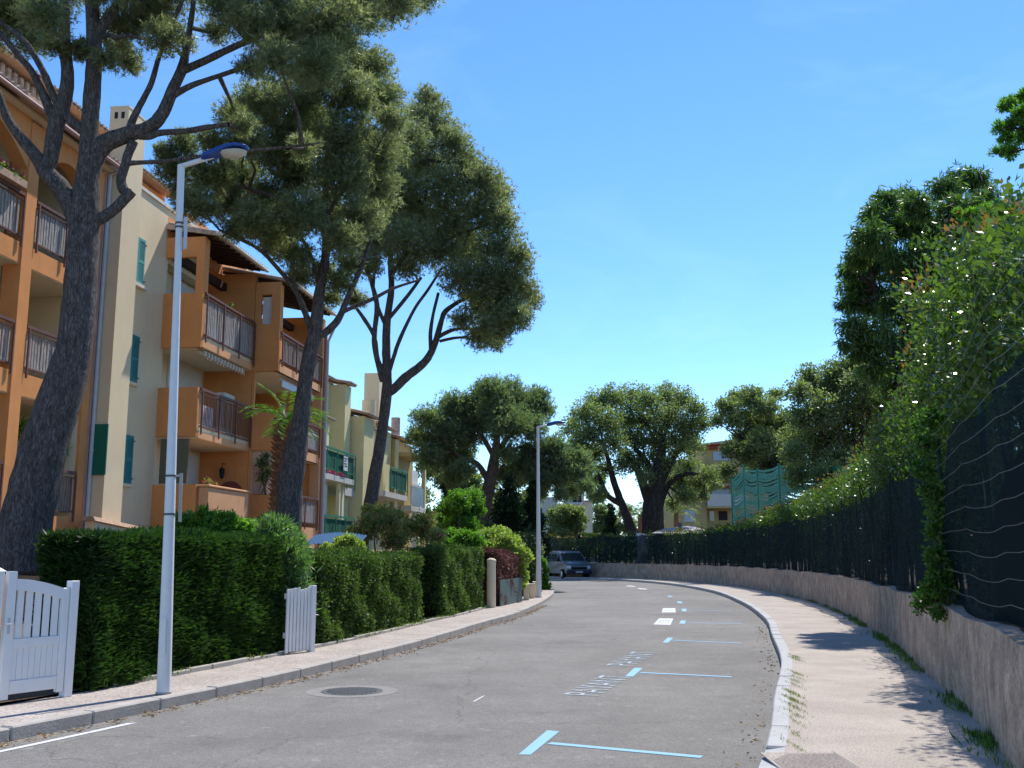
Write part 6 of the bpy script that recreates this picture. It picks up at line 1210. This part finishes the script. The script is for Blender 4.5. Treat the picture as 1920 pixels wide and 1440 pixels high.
# ------------------------------------------------------------------ green ball-stop net
npt = [(1371, 899, 57), (1394, 873, 55), (1420, 879, 52), (1460, 871, 49), (1546, 871, 44), (1600, 867, 40)]
nt_ = wthing('sports_net', 'green striped net on tall posts behind the hedge, right of the ochre building', 'net', (atY(1371, 899, 57).x, 57, .93)); tops = [atY(*p) for p in npt]
for p in tops: MB().tube([(p.x, p.y, .9), (p.x, p.y, p.z + .06)], .045, 8).build('post', M['greenpvc'], nt_)
m = MB(); rows = 30
for r in range(rows):
    for a, b in zip(tops[:-1], tops[1:]):
        n = 8; w = .11
        for i in range(n):
            for q in (i, i + 1):
                u = q / n; p = a.lerp(b, u); sag = .16 * math.sin(math.pi * u) * (1 + .4 * math.sin(r * 1.3)) + .02 * math.sin(u * 9 + r); z = p.z - (p.z - 2.2) * r / (rows - 1) - sag; m.v += [(p.x, p.y, z), (p.x, p.y, z - w)]
            k = len(m.v) - 4; m.f.append((k, k + 1, k + 3, k + 2))
m.build('net_bands', M['greenpvc'], nt_, kind='stuff')
m = MB()
for a, b in zip(tops[:-1], tops[1:]):
    n = int((b - a).length / .35)
    for i in range(1, n): p = a.lerp(b, i / n); m.tube([(p.x, p.y, 2.2), (p.x, p.y, p.z - .15 * math.sin(math.pi * i / n))], .008, 3, False)
m.build('net_cords', M['greenpvc'], nt_, kind='stuff')

# ------------------------------------------------------------------ van and car
def van(pos, rz, label):
    t = thing('van', label, 'van', pos, rz); BASE[t.name] = (0, 0, 0)   # nose towards -y
    prof = [(-2.42, .35), (-2.46, .62), (-2.40, .95), (-2.05, 1.12), (-1.45, 1.20), (-.72, 1.80), (-.35, 1.90), (1.9, 1.93), (2.28, 1.86), (2.42, 1.25), (2.45, .5), (2.40, .32)]
    def wid(z): return .95 - max(0, z - 1.05) * .17
    m = MB(); n = len(prof)
    for sgn in (-1, 1):
        for y, z in prof: m.v.append((sgn * (wid(z) - (.10 if y < -2.2 else 0)), y, z))
    m.f = [tuple(range(n - 1, -1, -1)), tuple(range(n, 2 * n))] + [(i, (i + 1) % n, (i + 1) % n + n, i + n) for i in range(n)]
    def P(n_, mb, mat, par=t, **k): return mb.build(n_, M[mat], par, (0, 0, 0), **k)
    P('body', m, 'vansilver', bevel=.025)
    m = MB(); m.box(-.93, .93, -2.505, -2.40, .34, .60); P('front_bumper', m, 'vanblue', bevel=.02)
    m = MB(); m.hexa([(-.55, -2.475, .64), (.55, -2.475, .64), (.55, -2.46, .64), (-.55, -2.46, .64), (-.55, -2.45, .80), (.55, -2.45, .80), (.55, -2.43, .80), (-.55, -2.43, .80)]); P('grille', m, 'rubber')
    a, b = Vector((0, -1.45, 1.20)), Vector((0, -.72, 1.80)); d = (b - a); nn = Vector((0, -d.z, d.y)).normalized() * .012
    m = MB(); A = a + d * .06 + nn; Bq = a + d * .92 + nn; m.add([(-.80, A.y, A.z), (.80, A.y, A.z), (.72, Bq.y, Bq.z), (-.72, Bq.y, Bq.z), (-.80, A.y + .01, A.z - .005), (.80, A.y + .01, A.z - .005), (.72, Bq.y + .01, Bq.z - .005), (-.72, Bq.y + .01, Bq.z - .005)], [(0, 1, 2, 3), (4, 7, 6, 5), (0, 4, 5, 1), (1, 5, 6, 2), (2, 6, 7, 3), (3, 7, 4, 0)]); P('windscreen', m, 'glass')
    m = MB(); m.add([(-.84, -2.40, .99), (.84, -2.40, .99), (.80, -1.50, 1.215), (-.80, -1.50, 1.215), (-.84, -2.05, 1.15), (.84, -2.05, 1.15)], [(0, 1, 5, 4), (4, 5, 2, 3)]); P('bonnet', m, 'vansilver')
    for sgn in (-1, 1):
        def side(y0, y1, z0, z1, y0t=None):
            y0t = y0 if y0t is None else y0t; m = MB(); e = .008
            m.add([(sgn * (wid(z0) + e), y0, z0), (sgn * (wid(z0) + e), y1, z0), (sgn * (wid(z1) + e), y1, z1), (sgn * (wid(z1) + e), y0t, z1)], [(0, 1, 2, 3)]); return m
        P('side_window', side(-1.25, -.35, 1.18, 1.70, -.75), 'glass'); P('side_window', side(-.25, .95, 1.18, 1.72), 'glass'); P('side_window', side(1.05, 2.15, 1.18, 1.70), 'glass')
        P('headlight', MB().hexa([(sgn * .60, -2.485, .70), (sgn * .86, -2.43, .70), (sgn * .86, -2.36, .70), (sgn * .60, -2.42, .70), (sgn * .60, -2.465, .90), (sgn * .86, -2.41, .92), (sgn * .86, -2.34, .92), (sgn * .60, -2.40, .90)]), 'lampclear')
        P('mirror', MB().box(sgn * .98, sgn * 1.12, -1.2, -1.08, 1.15, 1.38), 'rubber', bevel=.02); P('door_handle', MB().box(sgn * .957, sgn * .975, -.5, -.38, 1.0, 1.04), 'rubber')
        for y in (-1.55, 1.5):
            w = P('wheel', MB().tube([(sgn * .72, y, .33), (sgn * .965, y, .33)], .33, 20), 'rubber'); P('rim', MB().tube([(sgn * .966, y, .33), (sgn * .975, y, .33)], .2, 14), 'zinc', w)
    P('number_plate', MB().box(-.26, .26, -2.52, -2.506, .42, .53), 'plastic_white'); return t
vp = gnd(1064, 1084, 0); van((vp.x + .0, vp.y, 0), R(16), 'grey van with dark nose parked facing us at the far bend')
def car(pos, rz, label):
    t = thing('car', label, 'car', pos, rz); BASE[t.name] = (0, 0, 0)
    def P(n_, mb, mat, par=t, **k): return mb.build(n_, M[mat], par, (0, 0, 0), **k)
    prof = [(-2.05, .28), (-2.1, .6), (-1.95, .80), (-1.05, .95), (-.35, 1.42), (.85, 1.47), (1.75, 1.05), (2.0, .95), (2.05, .4), (1.98, .28)]; n = len(prof); m = MB()
    for sgn in (-1, 1):
        for y, z in prof: m.v.append((sgn * (.86 - max(0, z - .85) * .3), y, z))
    m.f = [tuple(range(n - 1, -1, -1)), tuple(range(n, 2 * n))] + [(i, (i + 1) % n, (i + 1) % n + n, i + n) for i in range(n)]
    P('body', m, 'vansilver', bevel=.03); P('windscreen', MB().add([(-.76, -1.0, .985), (.76, -1.0, .985), (.66, -.42, 1.385), (-.66, -.42, 1.385)], [(0, 1, 2, 3)]), 'glass')
    for sgn in (-1, 1):
        P('side_window', MB().add([(sgn * .845, -.85, .98), (sgn * .845, 1.4, .98), (sgn * .72, .85, 1.38), (sgn * .72, -.3, 1.36)], [(0, 1, 2, 3)]), 'glass'); P('headlight', MB().box(sgn * .5, sgn * .8, -2.09, -1.98, .60, .74), 'lampclear')
        for y in (-1.3, 1.3): P('wheel', MB().tube([(sgn * .66, y, .31), (sgn * .87, y, .31)], .31, 18), 'rubber')
    return t
car((6.6, 90, .0), R(40), 'silver car just visible behind the right side of the grey van')
car((3.0, 92.5, .0), R(75), 'pale parked car partly hidden left of the grey van')
g = MB(); g.add([(-2, 84, .055), (12, 80, .055), (14, 96, .055), (-2, 97, .055)], [(0, 1, 2, 3)]); g.build('forecourt', M['asphalt'])['kind'] = 'structure'
for o in bpy.data.objects:
    if '_b' in o.keys(): del o['_b']
